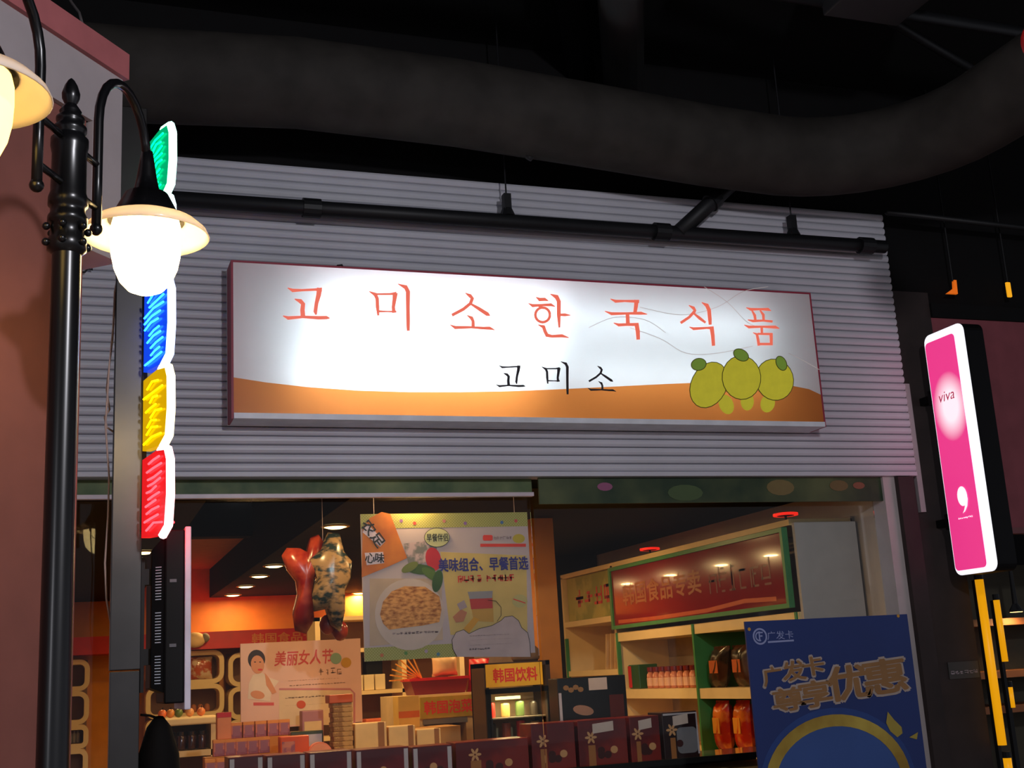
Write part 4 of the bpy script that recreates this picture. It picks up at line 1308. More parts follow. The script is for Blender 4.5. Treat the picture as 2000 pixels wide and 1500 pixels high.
for k in range(5):
    xx = xl + .06 + (xr - xl - .12) * k / 4
    o = thing('kimchi_jar', 'small red jar with a pale lid inside the chiller cabinet', 'jar', (xx, CY + .12, zsh), 'jars inside the chiller cabinet')
    MB().lathe((xx, CY + .12, zsh), [(0, 0), (.024, 0), (.026, .01), (.026, .10), (.022, .115)], 14).build('glass_body', mat('jar_red', (215, 40, 34), .15, coat=.6), o, smooth=True)
    MB().lathe((xx, CY + .12, zsh + .112), [(.025, 0), (.025, .025), (0, .026)], 14).build('lid', mat('jar_lid', (226, 200, 176), .4), o)
o = thing('paper_carton', 'yellow carton with an orange stripe beside the chiller header', 'carton', (x0 + .08, CY - .12, z1 - .26))
zc0 = rect(776, 1360, 816, 1422, CY - .15)
xq0, xq1 = zc0[0], zc0[1]
MB().box(xq0, xq1, CY - .19, CY - .03, zc0[2], zc0[3]).build('body', mat('carton_yellow', (226, 186, 100), .5), o)
MB().box(xq0 - .001, xq1 + .001, CY - .192, CY - .19, zc0[2] + .07, zc0[2] + .115).build('stripe', mat('carton_orange', (220, 110, 40), .5), o)
o.location = (o.location[0], o.location[1], o.location[2])
tb = MB().box(xq0 - .05, xq1 + .25, CY - .35, CY - .02, 0, zc0[2]).build('display_plinth', mat('plinth_tan', (190, 140, 84), .6))
tag(tb, 'tan display plinth before the chiller cabinet', 'plinth')
# things on the chiller cabinet
rb = thing('gift_basket', 'red gift basket with gold sticks on the chiller cabinet', 'basket', (x0 + .3, CY + .2, z1))
bx = rect(802, 1325, 915, 1350, CY + .1)
MB().prism([(bx[0] + .03, CY + .1, z1), (bx[1] - .03, CY + .1, z1), (bx[1], CY + .1, z1 + .10), (bx[0], CY + .1, z1 + .10)], (0, .25, 0)).build('basket_body', mat('basket_maroon', (120, 24, 30), .4), rb)
MB().box(bx[0] - .01, bx[1] + .01, CY + .09, CY + .36, z1 + .10, z1 + .12).build('rim', M['red'], rb)
for k in range(7):
    t = radians(110 + 12 * k)
    c_ = Vector((bx[0] + .10, CY + .15 + .02 * k, z1 + .12))
    MB().tube([c_, c_ + Vector((cos(t) * .22, 0, sin(t) * .20))], .006, 6).build('gold_stick', mat('stick_gold', (240, 170, 80), .25, metal=.5), rb)
pillow_pack('paper_bag', 'small cream bag lying in the red gift basket', 'bag', (bx[0] + .30, CY + .22, z1 + .124), .20, .15, .14, mat('bag_cream', (220, 176, 130), .5), axis='x')
pillow_pack('paper_bag', 'bright red bag beside the gift basket on the chiller cabinet', 'bag', (bx[1] + .10, CY + .2, z1), .16, .24, .12, M['red'], axis='x', tilt=.1)
# white shelf left of the chiller
WY = 3.2
x0, x1, _, _ = rect(705, 1285, 792, 1470, WY)
x2 = aty(830, 1350, WY).x
ws = thing('white_shelf', 'cream open shelf between the pink poster and chiller cabinet', 'shelf', ((x0 + x1) / 2, WY + .15, 0))
zt = 2.0
for x in (x0 - .35, x1 - .02, x2 + .3):
    MB().box(x, x + .04, WY, WY + .35, 0, zt).build('upright', M['cream'], ws)
zb1 = aty(745, 1347, WY).z
for z in (.5, zb1 - .33, zb1, zb1 + .33, zt):
    MB().box(x0 - .35, x2 + .34, WY, WY + .35, z - .03, z).build('shelf_board', M['cream'], ws)
MB().box(x0 - .35, x2 + .34, WY + .35, WY + .37, 0, zt).build('back_panel', M['darkback'], ws)
q = rect(722, 1302, 755, 1342, WY)
o = MB().box(q[0], q[1], WY + .12, WY + .25, zb1, zb1 + .26).build('storage_box', M['plastic'], bevel=.008)
tag(o, 'black box standing on the cream open shelf', 'box')
for k in range(3):
    xx = q[0] - .13 + .09 * k
    o = MB().box(xx, xx + .08, WY + .02, WY + .1, zb1, zb1 + .12).build('white_carton', mat('carton_white', (226, 204, 160), .5), bevel=.004)
    tag(o, 'small white carton before the black box on the open shelf', 'carton', 'white cartons on the open shelf')
q = rect(716, 1398, 766, 1414, WY)
o = thing('snack_tray', 'orange snack packet lying on the lower cream shelf', 'packet', (q[0], WY, zb1 - .33))
MB().box(q[0], q[1], WY + .02, WY + .2, zb1 - .33, zb1 - .30).build('tray', M['plastic'], o)
MB().box(q[0], q[1] - .02, WY + .03, WY + .19, zb1 - .30, zb1 - .22).build('packet_body', mat('packet_orange', (226, 110, 66), .5), o, bevel=.01)

# ------------------------------------------------------------------ back wall: red pelmet, wavy shelves
BY = 8.6
q = rect(150, 1228, 700, 1282, BY)
zr0, zr1 = aty(500, 1283, BY).z, aty(500, 1230, BY).z
pel = thing('red_pelmet', 'long red pelmet board with faded gold lettering on the back wall', 'pelmet', (1.5, BY + .3, zr0))
MB().box(-.59, q[1] + .0, BY, 9.199, zr0 + .12, zr1).build('board', M['red'], pel)
fp = Frame((0, BY, zr0 + .125), *FRONT)
a0 = aty(492, 1247, BY).x
a1 = aty(640, 1247, BY).x
text_print(fp, '韩国食品专卖', a0, .03, a1, .15, .003, mat('pelmet_gold', (214, 120, 50), .5), pel, bold=.02)
o = thing('yellow_cabinet', 'bright yellow cabinet with a dark opening beside the red pelmet', 'cabinet', (q[1] + .3, BY, 0))
yq = rect(672, 1213, 712, 1252, BY)
MB().box(yq[0], yq[1] + .6, BY - .25, BY - .05, 0, yq[3]).build('body', mat('cab_bright_yellow', (240, 190, 20), .4), o)
MB().box(yq[0] + .2, yq[0] + .3, BY - .253, BY - .25, yq[2] + .02, yq[3] - .06).build('opening', M['ink_black'], o)
o = thing('plush_toy', 'cream plush toy with a grey ear hung on the red pelmet', 'toy', (aty(385, 1255, BY).x, BY - .08, zr0 + .02))
p = aty(380, 1250, BY - .078)
MB().ball(p, .13, .08, .09, 14, 8).build('body', mat('plush_cream', (236, 196, 140), .8), o, smooth=True)
MB().ball(p + Vector((.12, 0, .02)), .055, .05, .055, 12, 8).build('head', mat('plush_grey', (130, 116, 100), .8), o, smooth=True)


def wavy_shelf(label, px0, px1, rows, mirror=False):
    Yw = 8.75
    xa, xb = aty(px0, 1340, Yw).x, aty(px1, 1340, Yw).x
    t = thing('wavy_shelf', label, 'shelf', ((xa + xb) / 2, Yw, 0), None)
    z_edges = [aty((px0 + px1) / 2, py, Yw).z for py in rows]
    MB().box(xa + .02, xb - .02, 9.12, 9.18, 0, z_edges[0]).build('back_panel', M['darkback'], t)
    for i in range(len(rows) - 1):
        zt_, zb_ = z_edges[i], z_edges[i + 1]
        r = min((zt_ - zb_), (xb - xa)) * .32
        outer = rrect(xa, zb_, xb, zt_, r, 6)
        w_ = .055
        inn = rrect(xa + w_, zb_ + w_, xb - w_, zt_ - w_, max(r - w_, .02), 6)
        mb = MB()
        nn = len(outer)
        P = [(a, Yw, b) for a, b in outer] + [(a, Yw, b) for a, b in inn] + [(a, 9.12, b) for a, b in outer] + [(a, 9.12, b) for a, b in inn]
        fs = []
        for k in range(nn):
            k2 = (k + 1) % nn
            fs += [(k, k2, nn + k2, nn + k), (nn + k, nn + k2, 3 * nn + k2, 3 * nn + k), (k2, k, 2 * nn + k, 2 * nn + k2)]
        mb.add(P, fs)
        mb.build('bay_frame', M['cream'], t)
    return t, xa, xb, z_edges


rows = (1272, 1338, 1402, 1448, 1500)
t, xa, xb, ze = wavy_shelf('cream wavy shelf with rounded bays behind the television', 285, 438, rows)
foil_s = two_tone('foil_silver', (190, 90, 40), (226, 200, 170), 10, .12)
pillow_pack('candy_bag', 'shiny orange candy bag in the upper bay of the wavy shelf', 'bag', (aty(392, 1310, 8.85).x, 8.9, ze[1] + .058), .28, .26, .16, foil_s, axis='x')
for k in range(4):
    xx = aty(366 + 13 * k, 1395, 8.85).x
    o = MB().lathe((xx, 8.9, ze[2] + .057), [(0, 0), (.032, 0), (.036, .03), (.03, .07), (.015, .085), (0, .088)], 12).build('pastry', mat('pastry_brown', (170, 100, 50), .6), smooth=True)
    tag(o, 'small round brown pastry in the second bay of the wavy shelf', 'pastry', 'pastries in the wavy shelf')
for k in range(6):
    xx = aty(345 + 12 * k, 1440, 8.85).x
    o = thing('jam_jar', 'dark jar with a shiny lid in the third bay of the wavy shelf', 'jar', (xx, 8.9, ze[3] + .057), 'dark jars in the wavy shelf')
    MB().lathe((xx, 8.9, ze[3] + .057), [(0, 0), (.031, 0), (.033, .02), (.033, .09), (.027, .10)], 12).build('body', mat('jar_dark', (60, 30, 30), .15, coat=.8), o, smooth=True)
    MB().lathe((xx, 8.9, ze[3] + .157), [(.028, 0), (.03, .022), (0, .024)], 12).build('lid', M['steel'], o)
t, xa, xb, ze = wavy_shelf('cream wavy shelf with rounded bays beyond the steel column', 60, 175, (1290, 1352, 1418, 1465, 1520))
p = aty(170, 1440, 8.85)
for k in range(3):
    o = MB().lathe((aty(138 + 7 * k, 1440, 8.85).x, 8.9, ze[3] + .062), [(0, 0), (.02, 0), (.02, .10), (.008, .115), (.008, .135), (0, .135)], 10).build('glass_bottle', mat('bottle_clear', (150, 150, 150), .05, coat=1.0), smooth=True)
    tag(o, 'slim shiny bottle in the wavy shelf beyond the steel column', 'bottle', 'slim bottles beyond the steel column')
wavy_shelf('cream wavy shelf with rounded bays behind the pink poster', 446, 600, rows)

# ------------------------------------------------------------------ pink poster board with a woman
WPY = 1.6
q = rect(470, 1252, 706, 1418, WPY)
x0, x1, z0, z1 = q
wp = thing('beauty_poster', 'pale pink poster board with a smiling woman and pink headline', 'poster', ((x0 + x1) / 2, WPY, z0))
MB().box(x0, x1, WPY, WPY + .02, z0, z1).build('board', mat('poster_pink', (238, 190, 170), .5, vary=.04), wp)
fr = Frame((x0, WPY, z0), *FRONT)


def PW(px, py):
    p = aty(px, py, WPY)
    return p.x - x0, p.z - z0


def wpoly(pts, layer, name, m):
    print_poly(fr, [PW(*a) for a in pts][::-1], layer, name, m, wp)


skin = mat('print_skin', (226, 150, 104), .5)
wpoly(ellipse(501, 1288, 17, 19, 20), .001, 'hair_print', mat('print_hair', (50, 30, 26), .5))
wpoly(ellipse(503, 1298, 13, 18, 20, -.1), .002, 'face_print', skin)
wpoly([(484, 1365), (486, 1335), (494, 1318), (512, 1314), (522, 1322), (545, 1330), (530, 1350), (528, 1370)], .0015, 'towel_print', mat('print_towel', (240, 214, 190), .5))
wpoly([(517, 1314), (526, 1325), (540, 1352), (532, 1356), (520, 1338)], .0025, 'arm_print', skin)
wpoly(ellipse(503, 1357, 14, 8, 16, .2), .0028, 'hand_print', skin)
wpoly(ellipse(508, 1308, 5, 2, 10), .0026, 'lips_print', M['ink_red'])
for sx in (-5, 5):
    wpoly(ellipse(503 + sx, 1293, 2.2, 1.0, 8), .0026, 'eye_print', M['ink_black'])
wpoly([(495, 1372), (535, 1372), (535, 1378), (495, 1378)], .001, 'red_stripe', mat('print_rose', (222, 90, 84), .5))
a0, b0 = PW(536, 1301)
a1, b1 = PW(650, 1267)
text_print(fr, '美丽女人节', a0, b0, a1, b1, .001, mat('print_pinkred', (214, 84, 84), .5), wp, bold=.02, shear=.15)
wpoly(ellipse(656, 1286, 11, 11, 18), .002, 'teal_dot', mat('print_teal', (140, 170, 140), .5))
wpoly(ellipse(676, 1294, 10, 10, 18), .0028, 'ochre_dot', mat('print_ochre', (206, 150, 20), .5))
a0, b0 = PW(622, 1319)
a1, b1 = PW(668, 1303)
scribble(fr, a0, b0, a1, b1, 4, .001, mat('print_taupe', (150, 110, 80), .5), wp, seed=60)
for k, (pa, pb, py) in enumerate(((562, 662, 1327), (565, 675, 1336), (556, 672, 1360), (556, 640, 1376))):
    a0, b0 = PW(pa, py + 2.5)
    a1, b1 = PW(pb, py - 2.5)
    scribble(fr, a0, b0, a1, b1, 18, .0025, MATS['print_taupe'], wp, seed=61 + k, w=.3)
box_ = [PW(*a) for a in rrect(545, 1346, 690, 1430, 8)]
wpoly([(545, 1348), (684, 1346), (690, 1352), (690, 1416), (545, 1416)], .0008, 'text_box', mat('print_box', (232, 200, 160), .5))
line_print(fr, [PW(545, 1346), PW(684, 1346), PW(692, 1354), PW(692, 1416)], .012, .0016, 'box_border', mat('print_mauve', (206, 128, 130), .5), wp)
wpoly(ellipse(588, 1376, 9, 8, 14), .003, 'red_dot', mat('print_orange_red', (214, 84, 30), .5))
st_ = MB()
st_.box(x0 + .1, x0 + .14, WPY + .021, WPY + .06, 0, z1 - .1)
st_.box(x1 - .14, x1 - .1, WPY + .021, WPY + .06, 0, z1 - .1)
st_.build('support_leg', M['pipe'], wp)

# ------------------------------------------------------------------ foil balloon hung beside the food poster
bp = aty(632, 1130, .75)
fb_ = thing('foil_balloon', 'red and silver patterned foil balloon with four lobes hanging beside the food poster', 'balloon', (bp.x, .75, aty(632, 1250, .75).z))


def blob(pts, depth, Y, name, m, parent):
    q_ = [aty(a, b, Y) for a, b in pts]
    c_ = sum(q_, Vector()) / len(q_)
    mb = MB()
    n_ = len(q_)
    rings = ((1.0, 0), (.93, .5), (.75, .82), (.45, .97))
    vs, fs = [], []
    for s_ in (-1, 1):
        for f_, d_ in rings:
            vs += [c_ + (v - c_) * f_ + Vector((0, s_ * depth * d_, 0)) for v in q_]
        vs.append(c_ + Vector((0, s_ * depth, 0)))
    for s_ in (0, 1):
        o_ = s_ * (len(rings) * n_ + 1)
        for r_ in range(len(rings) - 1):
            for k_ in range(n_):
                f = (o_ + r_ * n_ + k_, o_ + r_ * n_ + (k_ + 1) % n_, o_ + (r_ + 1) * n_ + (k_ + 1) % n_, o_ + (r_ + 1) * n_ + k_)
                fs.append(f if s_ else f[::-1])
        for k_ in range(n_):
            f = (o_ + (len(rings) - 1) * n_ + k_, o_ + (len(rings) - 1) * n_ + (k_ + 1) % n_, o_ + len(rings) * n_)
            fs.append(f if s_ else f[::-1])
    mb.add(vs, fs)
    return mb.build(name, m, parent, smooth=True)


red_f = two_tone('balloon_red', (110, 18, 18), (176, 74, 44), 9, .25, .4, .7)
sil_f = two_tone('balloon_pattern', (34, 46, 50), (140, 114, 84), 13, .25, .42, .56, stretch=(1, 1, 1.8))
blob(((550, 1085), (560, 1070), (585, 1070), (600, 1078), (606, 1050), (622, 1044), (640, 1066), (632, 1100), (612, 1130), (608, 1170), (612, 1215), (598, 1238), (576, 1232), (572, 1205), (582, 1165), (578, 1135), (560, 1112)), .10, .78, 'red_lobe', red_f, fb_)
blob(((600, 1092), (625, 1072), (640, 1040), (662, 1042), (670, 1075), (686, 1095), (684, 1130), (672, 1155), (672, 1200), (664, 1235), (645, 1220), (636, 1190), (612, 1195), (606, 1165), (618, 1130)), .11, .72, 'patterned_lobe', sil_f, fb_)
MB().tube([(bp.x, .75, aty(632, 1060, .75).z), (bp.x, .75, 3.7)], .002, 6).build('string', M['ink_grey'], fb_)
for px, py in ((664, 1232), (640, 1220)):
    p = aty(px, py, .8)
    MB().ball(p, .05, .05, .06, 12, 8).build('small_lobe', red_f, fb_, smooth=True)

# ------------------------------------------------------------------ front display shelf with gift boxes
GY = .45
zs = .925
ds = thing('display_shelf', 'long glass display shelf with a black front edge behind the shop window', 'shelf', (2.4, .65, 0))
MB().box(.35, 4.3, .38, .92, zs - .02, zs - .001).build('glass_board', mat('shelf_glass', (120, 120, 110), .1, coat=.6), ds)
MB().box(.35, 4.3, .36, .38, zs - .025, zs + .008).build('front_edge', M['plastic'], ds)
MB().box(.35, 4.3, .42, .90, 0, zs - .08).build('plinth', mat('plinth_cream', (226, 180, 110), .6), ds)
MB().box(.35, 4.3, .88, .92, zs - .08, zs - .02).build('rear_rail', M['plastic'], ds)
maroon = two_tone('box_maroon', (96, 18, 22), (130, 34, 28), 4, .3)
wine = two_tone('box_wine', (84, 14, 26), (112, 26, 34), 4, .3)
film = mat('cellophane', (200, 190, 200), .08, coat=1.0)
cherries = mat('print_cherry', (64, 16, 14), .4)
blossom = mat('print_blossom', (214, 160, 110), .5)
specs = ((445, 516, 1478, 0), (519, 598, 1474, 0), (602, 689, 1468, 0), (693, 800, 1462, 0), (804, 885, 1457, 0), (889, 1034, 1446, 1), (1038, 1126, 1412, 2), (1130, 1228, 1405, 3), (1232, 1293, 1399, 3), (1297, 1368, 1390, 4))
for k, (pa, pb, pt, kind) in enumerate(specs):
    xa, xb = aty(pa, 1470, GY).x, aty(pb, 1470, GY).x
    zt_ = aty((pa + pb) / 2, pt, GY).z
    lab = {0: 'wine red gift box with clear wrapped edges in the row on the display shelf', 1: 'wide maroon gift box with printed fruit on the display shelf', 2: 'tall maroon gift box with a gold blossom print and plain top', 3: 'tall maroon gift box with a white price sticker on the display shelf', 4: 'dark gift box with rounded clear window and white sticker beside the green shelf edge'}[kind]
    o = thing('gift_box', lab, 'gift box', ((xa + xb) / 2, GY + .1, zs), 'wine red gift boxes in a row' if kind == 0 else ('maroon gift boxes with stickers' if kind == 3 else None))
    MB().box(xa + .004, xb - .004, GY, GY + .2, zs, zt_).build('carton', (wine, maroon, maroon, maroon, mat('box_black_brown', (44, 26, 28), .3))[kind], o, bevel=.004)
    fg_ = Frame((xa, GY, zs), *FRONT)
    w_, h_ = xb - xa, zt_ - zs
    if kind == 0:
        for a in (.022, w_ - .022):
            print_poly(fg_, [(a - .012, .0), (a + .012, .0), (a + .012, h_ - .01), (a - .012, h_ - .01)], .002, 'clear_edge', film, o)
        for j in range(3):
            print_poly(fg_, ellipse(w_ * (.35 + .16 * j), h_ * .28 + .02 * (j % 2), .022, .022, 12), .002 + .0004 * j, 'fruit_print', (cherries, blossom, cherries)[j], o)
    else:
        for j in range(4):
            print_poly(fg_, ellipse(w_ * (.45 + .13 * (j % 3)), h_ * (.22 + .10 * (j // 2)), .024, .022, 12), .002 + .0004 * j, 'fruit_print', (cherries, cherries, blossom, cherries)[j], o)
        for j in range(6):
            t_ = pi * j / 3
            cx, cy = w_ * .26, h_ * .62
            print_poly(fg_, ellipse(cx + .022 * cos(t_), cy + .022 * sin(t_), .018, .008, 8, t_), .0022 + .0003 * j, 'blossom_petal', blossom, o)
        print_poly(fg_, [(w_ * .2, .0), (w_ * .34, 0), (w_ * .34, h_ * .45), (w_ * .2, h_ * .45)], .0015, 'gold_strip', mat('print_tan', (170, 110, 60), .4), o)
    if kind in (3, 4):
        print_poly(fg_, [(w_ * .30, h_ * .70), (w_ * .72, h_ * .74), (w_ * .72, h_ * .95), (w_ * .30, h_ * .91)], .005, 'price_sticker', mat('sticker_white', (216, 196, 190), .5), o)
    if kind == 4:
        print_poly(fg_, rrect(w_ * .38, h_ * .1, w_ * .94, h_ * .66, .03), .003, 'clear_window', mat('window_grey', (130, 130, 140), .1, coat=1.0), o)
        line_print(fg_, [(0.01, h_ - .012), (w_ - .01, h_ - .012), (w_ - .01, .02)], .012, .004, 'silver_piping', film, o)
# riser and the big black box behind
xa, xb = aty(1090, 1360, .70).x, aty(1224, 1360, .70).x
zt_ = aty(1155, 1322, .70).z
rz = zs + .22
o = MB().box(xa - .02, xb, .66, .90, zs - .001, rz).build('display_riser', mat('riser_dark', (50, 34, 30), .5))
tag(o, 'dark display riser behind the maroon gift boxes', 'riser')
o = thing('chocolate_box', 'large black gift box with a cream picture and white sticker above the maroon boxes', 'gift box', ((xa + xb) / 2, .78, rz))
MB().box(xa, xb, .70, .86, rz, zt_).build('carton', mat('box_black', (20, 18, 20), .3), o, bevel=.004)
fg_ = Frame((xa, .70, rz), *FRONT)
w_, h_ = xb - xa, zt_ - rz
print_poly(fg_, ellipse(w_ * .35, h_ * .32, .07, .03, 16, -.2), .002, 'cream_print', mat('print_cream2', (170, 130, 110), .5), o)
for j in range(4):
    print_poly(fg_, ellipse(w_ * (.12 + .07 * j), h_ * (.8 - .05 * (j % 2)), .02, .016, 8), .002, 'flower_print', mat('print_flower', (150, 110, 70), .5), o)
print_poly(fg_, [(w_ * .45, h_ * .72), (w_ * .72, h_ * .72), (w_ * .72, h_ * .97), (w_ * .45, h_ * .97)], .003, 'price_sticker', MATS['sticker_white'], o)
print_poly(fg_, [(.004, .02), (.022, .02), (.022, h_ * .7), (.004, h_ * .7)], .002, 'clear_edge', film, o)
print_poly(fg_, [(w_ * .74, .0), (w_ * .95, .0), (w_ * .95, h_ * .6), (w_ * .74, h_ * .6)], .002, 'red_panel_print', mat('print_darkred', (90, 30, 24), .4), o)

# ------------------------------------------------------------------ middle table with small packs
TY0, TY1, tz = 1.0, 1.55, 1.0
mt = thing('display_table', 'cream display table stacked with small packs behind the gift boxes', 'table', (1.5, 1.28, 0))
tx0, tx1 = aty(392, 1480, 1.05).x, aty(905, 1480, 1.05).x
MB().box(tx0, tx1, TY0, TY1, tz - .04, tz).build('table_top', M['cream'], mt, bevel=.005)
for x in (tx0 + .03, tx1 - .07):
    for y in (TY0 + .03, TY1 - .07):
        MB().box(x, x + .04, y, y + .04, 0, tz - .04).build('leg', M['cream'], mt)
step1 = MB().box(tx0 + .04, tx0 + .54, 1.20, 1.35, tz, tz + .10).build('display_step', M['orange'])
tag(step1, 'lower orange step carrying small pink packs on the display table', 'step')
step2 = MB().box(tx0 + .12, tx0 + .62, 1.352, 1.52, tz, tz + .19).build('display_step', M['orange'])
tag(step2, 'upper orange step carrying small pink packs on the display table', 'step')
packm = two_tone('pack_pink', (206, 120, 100), (150, 80, 100), 16, .4)
packl = mat('pack_lilac', (160, 100, 120), .5)
packo = mat('pack_orange', (226, 140, 60), .5)
proto = None
for row, (yy, zz, pxs) in enumerate(((1.08, tz, (412, 432, 452, 472, 492, 512)), (1.26, tz + .10, (428, 450, 472, 494, 516)), (1.42, tz + .19, (462, 486, 510, 534, 556)))):
    for px in pxs:
        xx = aty(px, 1460, yy).x
        loc = Vector((xx, yy + .03, zz))
        if proto is None:
            proto = thing('small_pack', 'small pink and lilac snack pack in the row at the table edge', 'pack', loc, 'packs at the table edge')
            MB().box(xx - .034, xx + .034, yy, yy + .06, zz, zz + .095).build('carton', packm, proto, bevel=.004)
            MB().box(xx - .022, xx + .022, yy - .002, yy, zz + .015, zz + .075).build('lilac_panel', packl, proto)
            MB().box(xx - .0345, xx + .0345, yy - .001, yy + .0605, zz + .078, zz + .0955).build('orange_lid', packo, proto)
        else:
            r = proto.copy()
            r.location = loc
            r['label'] = ('small pink and lilac snack pack in the row at the table edge', 'small pink and lilac snack pack on the lower orange step', 'small pink and lilac snack pack on the upper orange step')[row]
            r['group'] = ('packs at the table edge', 'packs on the lower step', 'packs on the upper step')[row]
            col.objects.link(r)
            for ch in list(proto.children):
                c = ch.copy()
                c.parent = r
                col.objects.link(c)


def goods(name, label, cat, pr, Y, dep, z, m, parts=(), bevel=.006):
    q_ = rect(pr[0], pr[1], pr[2], pr[3], Y)
    o_ = thing(name, label, cat, ((q_[0] + q_[1]) / 2, Y + dep / 2, z))
    MB().box(q_[0], q_[1], Y, Y + dep, z, q_[3]).build('carton', m, o_, bevel=bevel)
    f_ = Frame((q_[0], Y, z), *FRONT)
    ww, hh = q_[1] - q_[0], q_[3] - z
    for nm, a0_, b0_, a1_, b1_, mm in parts:
        print_poly(f_, [(ww * a0_, hh * b0_), (ww * a1_, hh * b0_), (ww * a1_, hh * b1_), (ww * a0_, hh * b1_)], .002, nm, mm, o_)
    return o_


goods('snack_carton', 'bright orange carton on the display table beside the pink packs', 'carton', (548, 1438, 604, 1480), 1.06, .1, tz, mat('carton_bright', (226, 84, 30), .35), (('pale_panel', .05, .3, .5, .85, packm.copy()),))
o = thing('round_tin', 'round pink tin standing on edge on the display table', 'tin', (aty(625, 1455, 1.06).x, 1.1, tz))
c_ = Vector((aty(625, 1455, 1.06).x, 1.06, tz + .075))
MB().tube([c_, c_ + Vector((0, .05, 0))], .075, 24).build('body', mat('tin_pink', (226, 130, 96), .4), o)
MB().tube([c_ + Vector((0, -.004, 0)), c_], .066, 24).build('lid', mat('tin_pink_light', (232, 146, 110), .4), o)
goods('tray_box', 'dark green clear lidded tray behind the round pink tin', 'tray', (568, 1428, 632, 1470), 1.20, .1, tz, mat('tray_green', (70, 78, 48), .15, coat=.6), (('grey_window', .1, .5, .95, .9, film),))
q_ = rect(650, 1376, 690, 1478, 1.08)
zz = tz
k = 0
while zz < q_[3] - .01:
    o = MB().box(q_[0] + .006 * (k % 2), q_[1] - .004 * ((k + 1) % 2), 1.08, 1.2, zz, zz + .028).build('wafer_pack', two_tone('wafer_brown', (150, 100, 40), (196, 146, 80), 20), bevel=.003)
    tag(o, 'flat brown wafer pack in the tall stack on the display table', 'pack', 'stack of wafer packs')
    zz += .0285
    k += 1
o = MB().box(q_[0] - .02, q_[1], 1.07, 1.2, zz, zz + .05).build('snack_box', mat('snack_orange_top', (206, 90, 40), .5), bevel=.004)
tag(o, 'orange box on top of the wafer pack stack', 'box')
stripes = mat('ribbon_brown', (150, 96, 50), .5)
creamb = mat('box_cream', (232, 190, 130), .5)
for k, (pa, pb, pt) in enumerate(((694, 756, 1412), (760, 812, 1418), (815, 862, 1424))):
    o = goods('cookie_box', ('large cream cookie box with a striped ribbon beside the wafer stack', 'cream cookie box with a striped ribbon between two others', 'small cream cookie box near the red jars')[k], 'box', (pa, pt, pb, 1480), 1.06, .14, tz, creamb, (('ribbon', .72, 0, .92, 1, stripes),))
goods('cookie_carton', 'lilac carton on the display table before the pink poster', 'carton', (590, 1388, 632, 1420), 1.40, .1, tz + .0, mat('carton_lilac', (176, 116, 120), .5), (('pale_panel', .1, .3, .9, .8, creamb),))
goods('cookie_carton', 'pale orange carton with a red top beside the wavy shelf', 'carton', (424, 1392, 452, 1424), 1.40, .08, tz + .19, mat('carton_peach', (232, 140, 90), .5), (('red_strip', 0, .82, 1, 1, M['red']),))
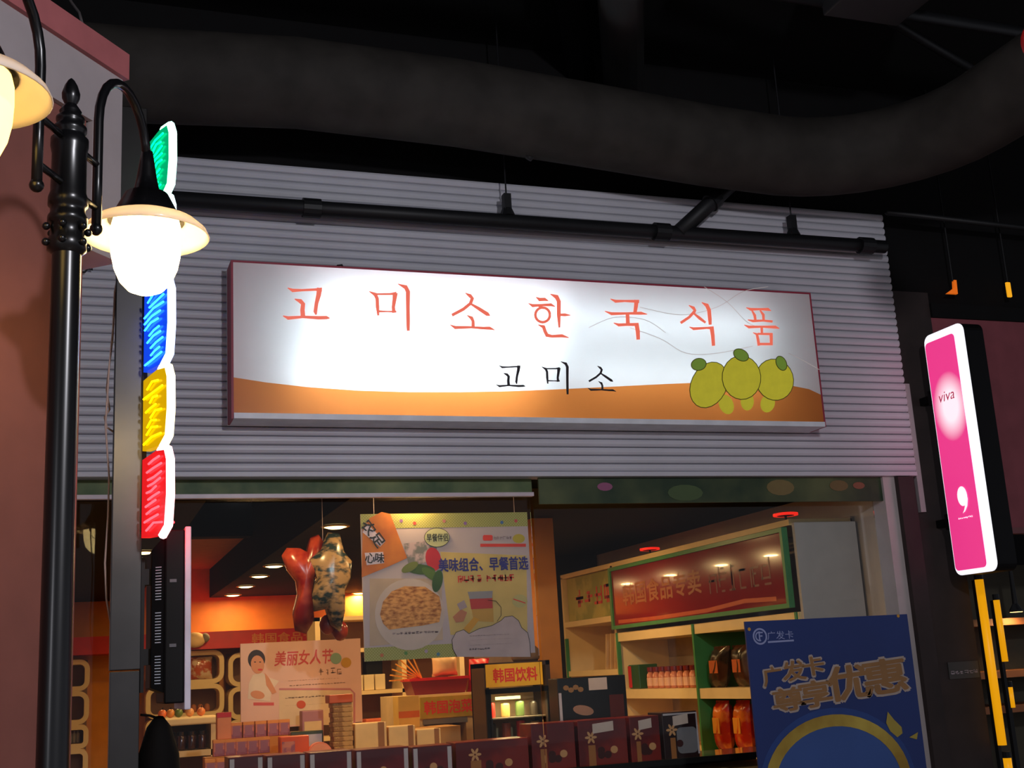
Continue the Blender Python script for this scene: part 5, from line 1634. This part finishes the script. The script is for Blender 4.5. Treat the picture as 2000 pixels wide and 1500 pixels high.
# flowers and fruit on the low ledge at the left, with a vase
lx0, lx1 = aty(305, 1400, 2.4).x, aty(430, 1400, 2.4).x
lz = aty(360, 1402, 2.4).z
lg = thing('side_counter', 'cream side counter with two openings beneath the television', 'counter', ((lx0 + lx1) / 2, 2.6, 0))
MB().box(lx0, lx1, 2.4, 2.8, lz - .05, lz).build('counter_top', M['cream'], lg, bevel=.01)
MB().box(lx0 + .02, lx1 - .02, 2.42, 2.8, lz - .26, lz - .22).build('shelf_board', M['cream'], lg)
MB().box(lx0 + .02, lx1 - .02, 2.76, 2.8, 0, lz - .05).build('back_panel', M['darkback'], lg)
for x in (lx0 + .02, lx1 - .06):
    MB().box(x, x + .04, 2.42, 2.8, 0, lz - .05).build('side_panel', M['cream'], lg)
for k, (px, c) in enumerate(((318, (226, 110, 50)), (334, (206, 130, 50)), (350, (90, 110, 40)), (372, (216, 150, 90)), (394, (210, 120, 60)))):
    x = aty(px, 1395, 2.5).x
    o = thing('fruit', ('orange', 'ochre', 'green', 'pale tan', 'reddish')[k] + ' round fruit on the cream side counter', 'fruit', (x, 2.55, lz))
    MB().ball((x, 2.55, lz + .030), .030, .030, .030, 12, 8).build('flesh', mat('fruit_%d' % k, c, .4), o, smooth=True)
    MB().tube([(x, 2.55, lz + .056), (x + .004, 2.55, lz + .072)], .004, 6).build('stalk', M['pipe'], o)
for k in range(4):
    x = lx0 + .105 + .07 * k
    o = thing('spice_jar', 'dark jar with a shiny lid under the side counter top', 'jar', (x, 2.5, lz - .22), 'dark jars under the side counter')
    MB().lathe((x, 2.5, lz - .22), [(0, 0), (.03, 0), (.032, .01), (.032, .09), (.026, .1)], 12).build('body', MATS['jar_dark'], o, smooth=True)
    MB().lathe((x, 2.5, lz - .121), [(.028, 0), (.03, .024), (0, .026)], 12).build('lid', M['steel'], o)

bagm = mat('cloth_black', (10, 8, 9), .8, spec=.2)
o = thing('cloth_bag', 'black cloth bag hanging below the television beside the steel column', 'bag', (.325, -1.6, 1.18))
MB().lathe((.325, -1.6, 0), [(0, 1.02), (.07, 1.03), (.085, 1.14), (.075, 1.27), (.045, 1.37), (.015, 1.41), (0, 1.412)], 16).build('bag_body', bagm, o, smooth=True)
MB().tube([(.325, -1.6, 1.40), (.29, -1.64, 1.415), (.256, -1.66, 1.42)], .005, 6).build('strap', bagm, o)

# goods stand a hair above the boards that carry them
for o in list(scene.objects):
    if o.parent is None and o.name.split('.')[0] in ('goods_box', 'tin', 'bottle', 'snack_pack', 'snack_bag', 'storage_box', 'white_carton', 'snack_tray', 'paper_bag', 'gift_basket',
                                                     'candy_bag', 'pastry', 'jam_jar', 'glass_bottle', 'small_pack', 'snack_carton', 'round_tin', 'tray_box', 'wafer_pack', 'snack_box', 'cookie_box',
                                                     'cookie_carton', 'fruit', 'spice_jar', 'gift_box', 'chocolate_box', 'display_riser', 'display_step', 'drink_can', 'kimchi_jar', 'paper_carton',
                                                     'rice_cooker', 'clip_lamp', 'carton_sleeve'):
        o.location.z += .0015
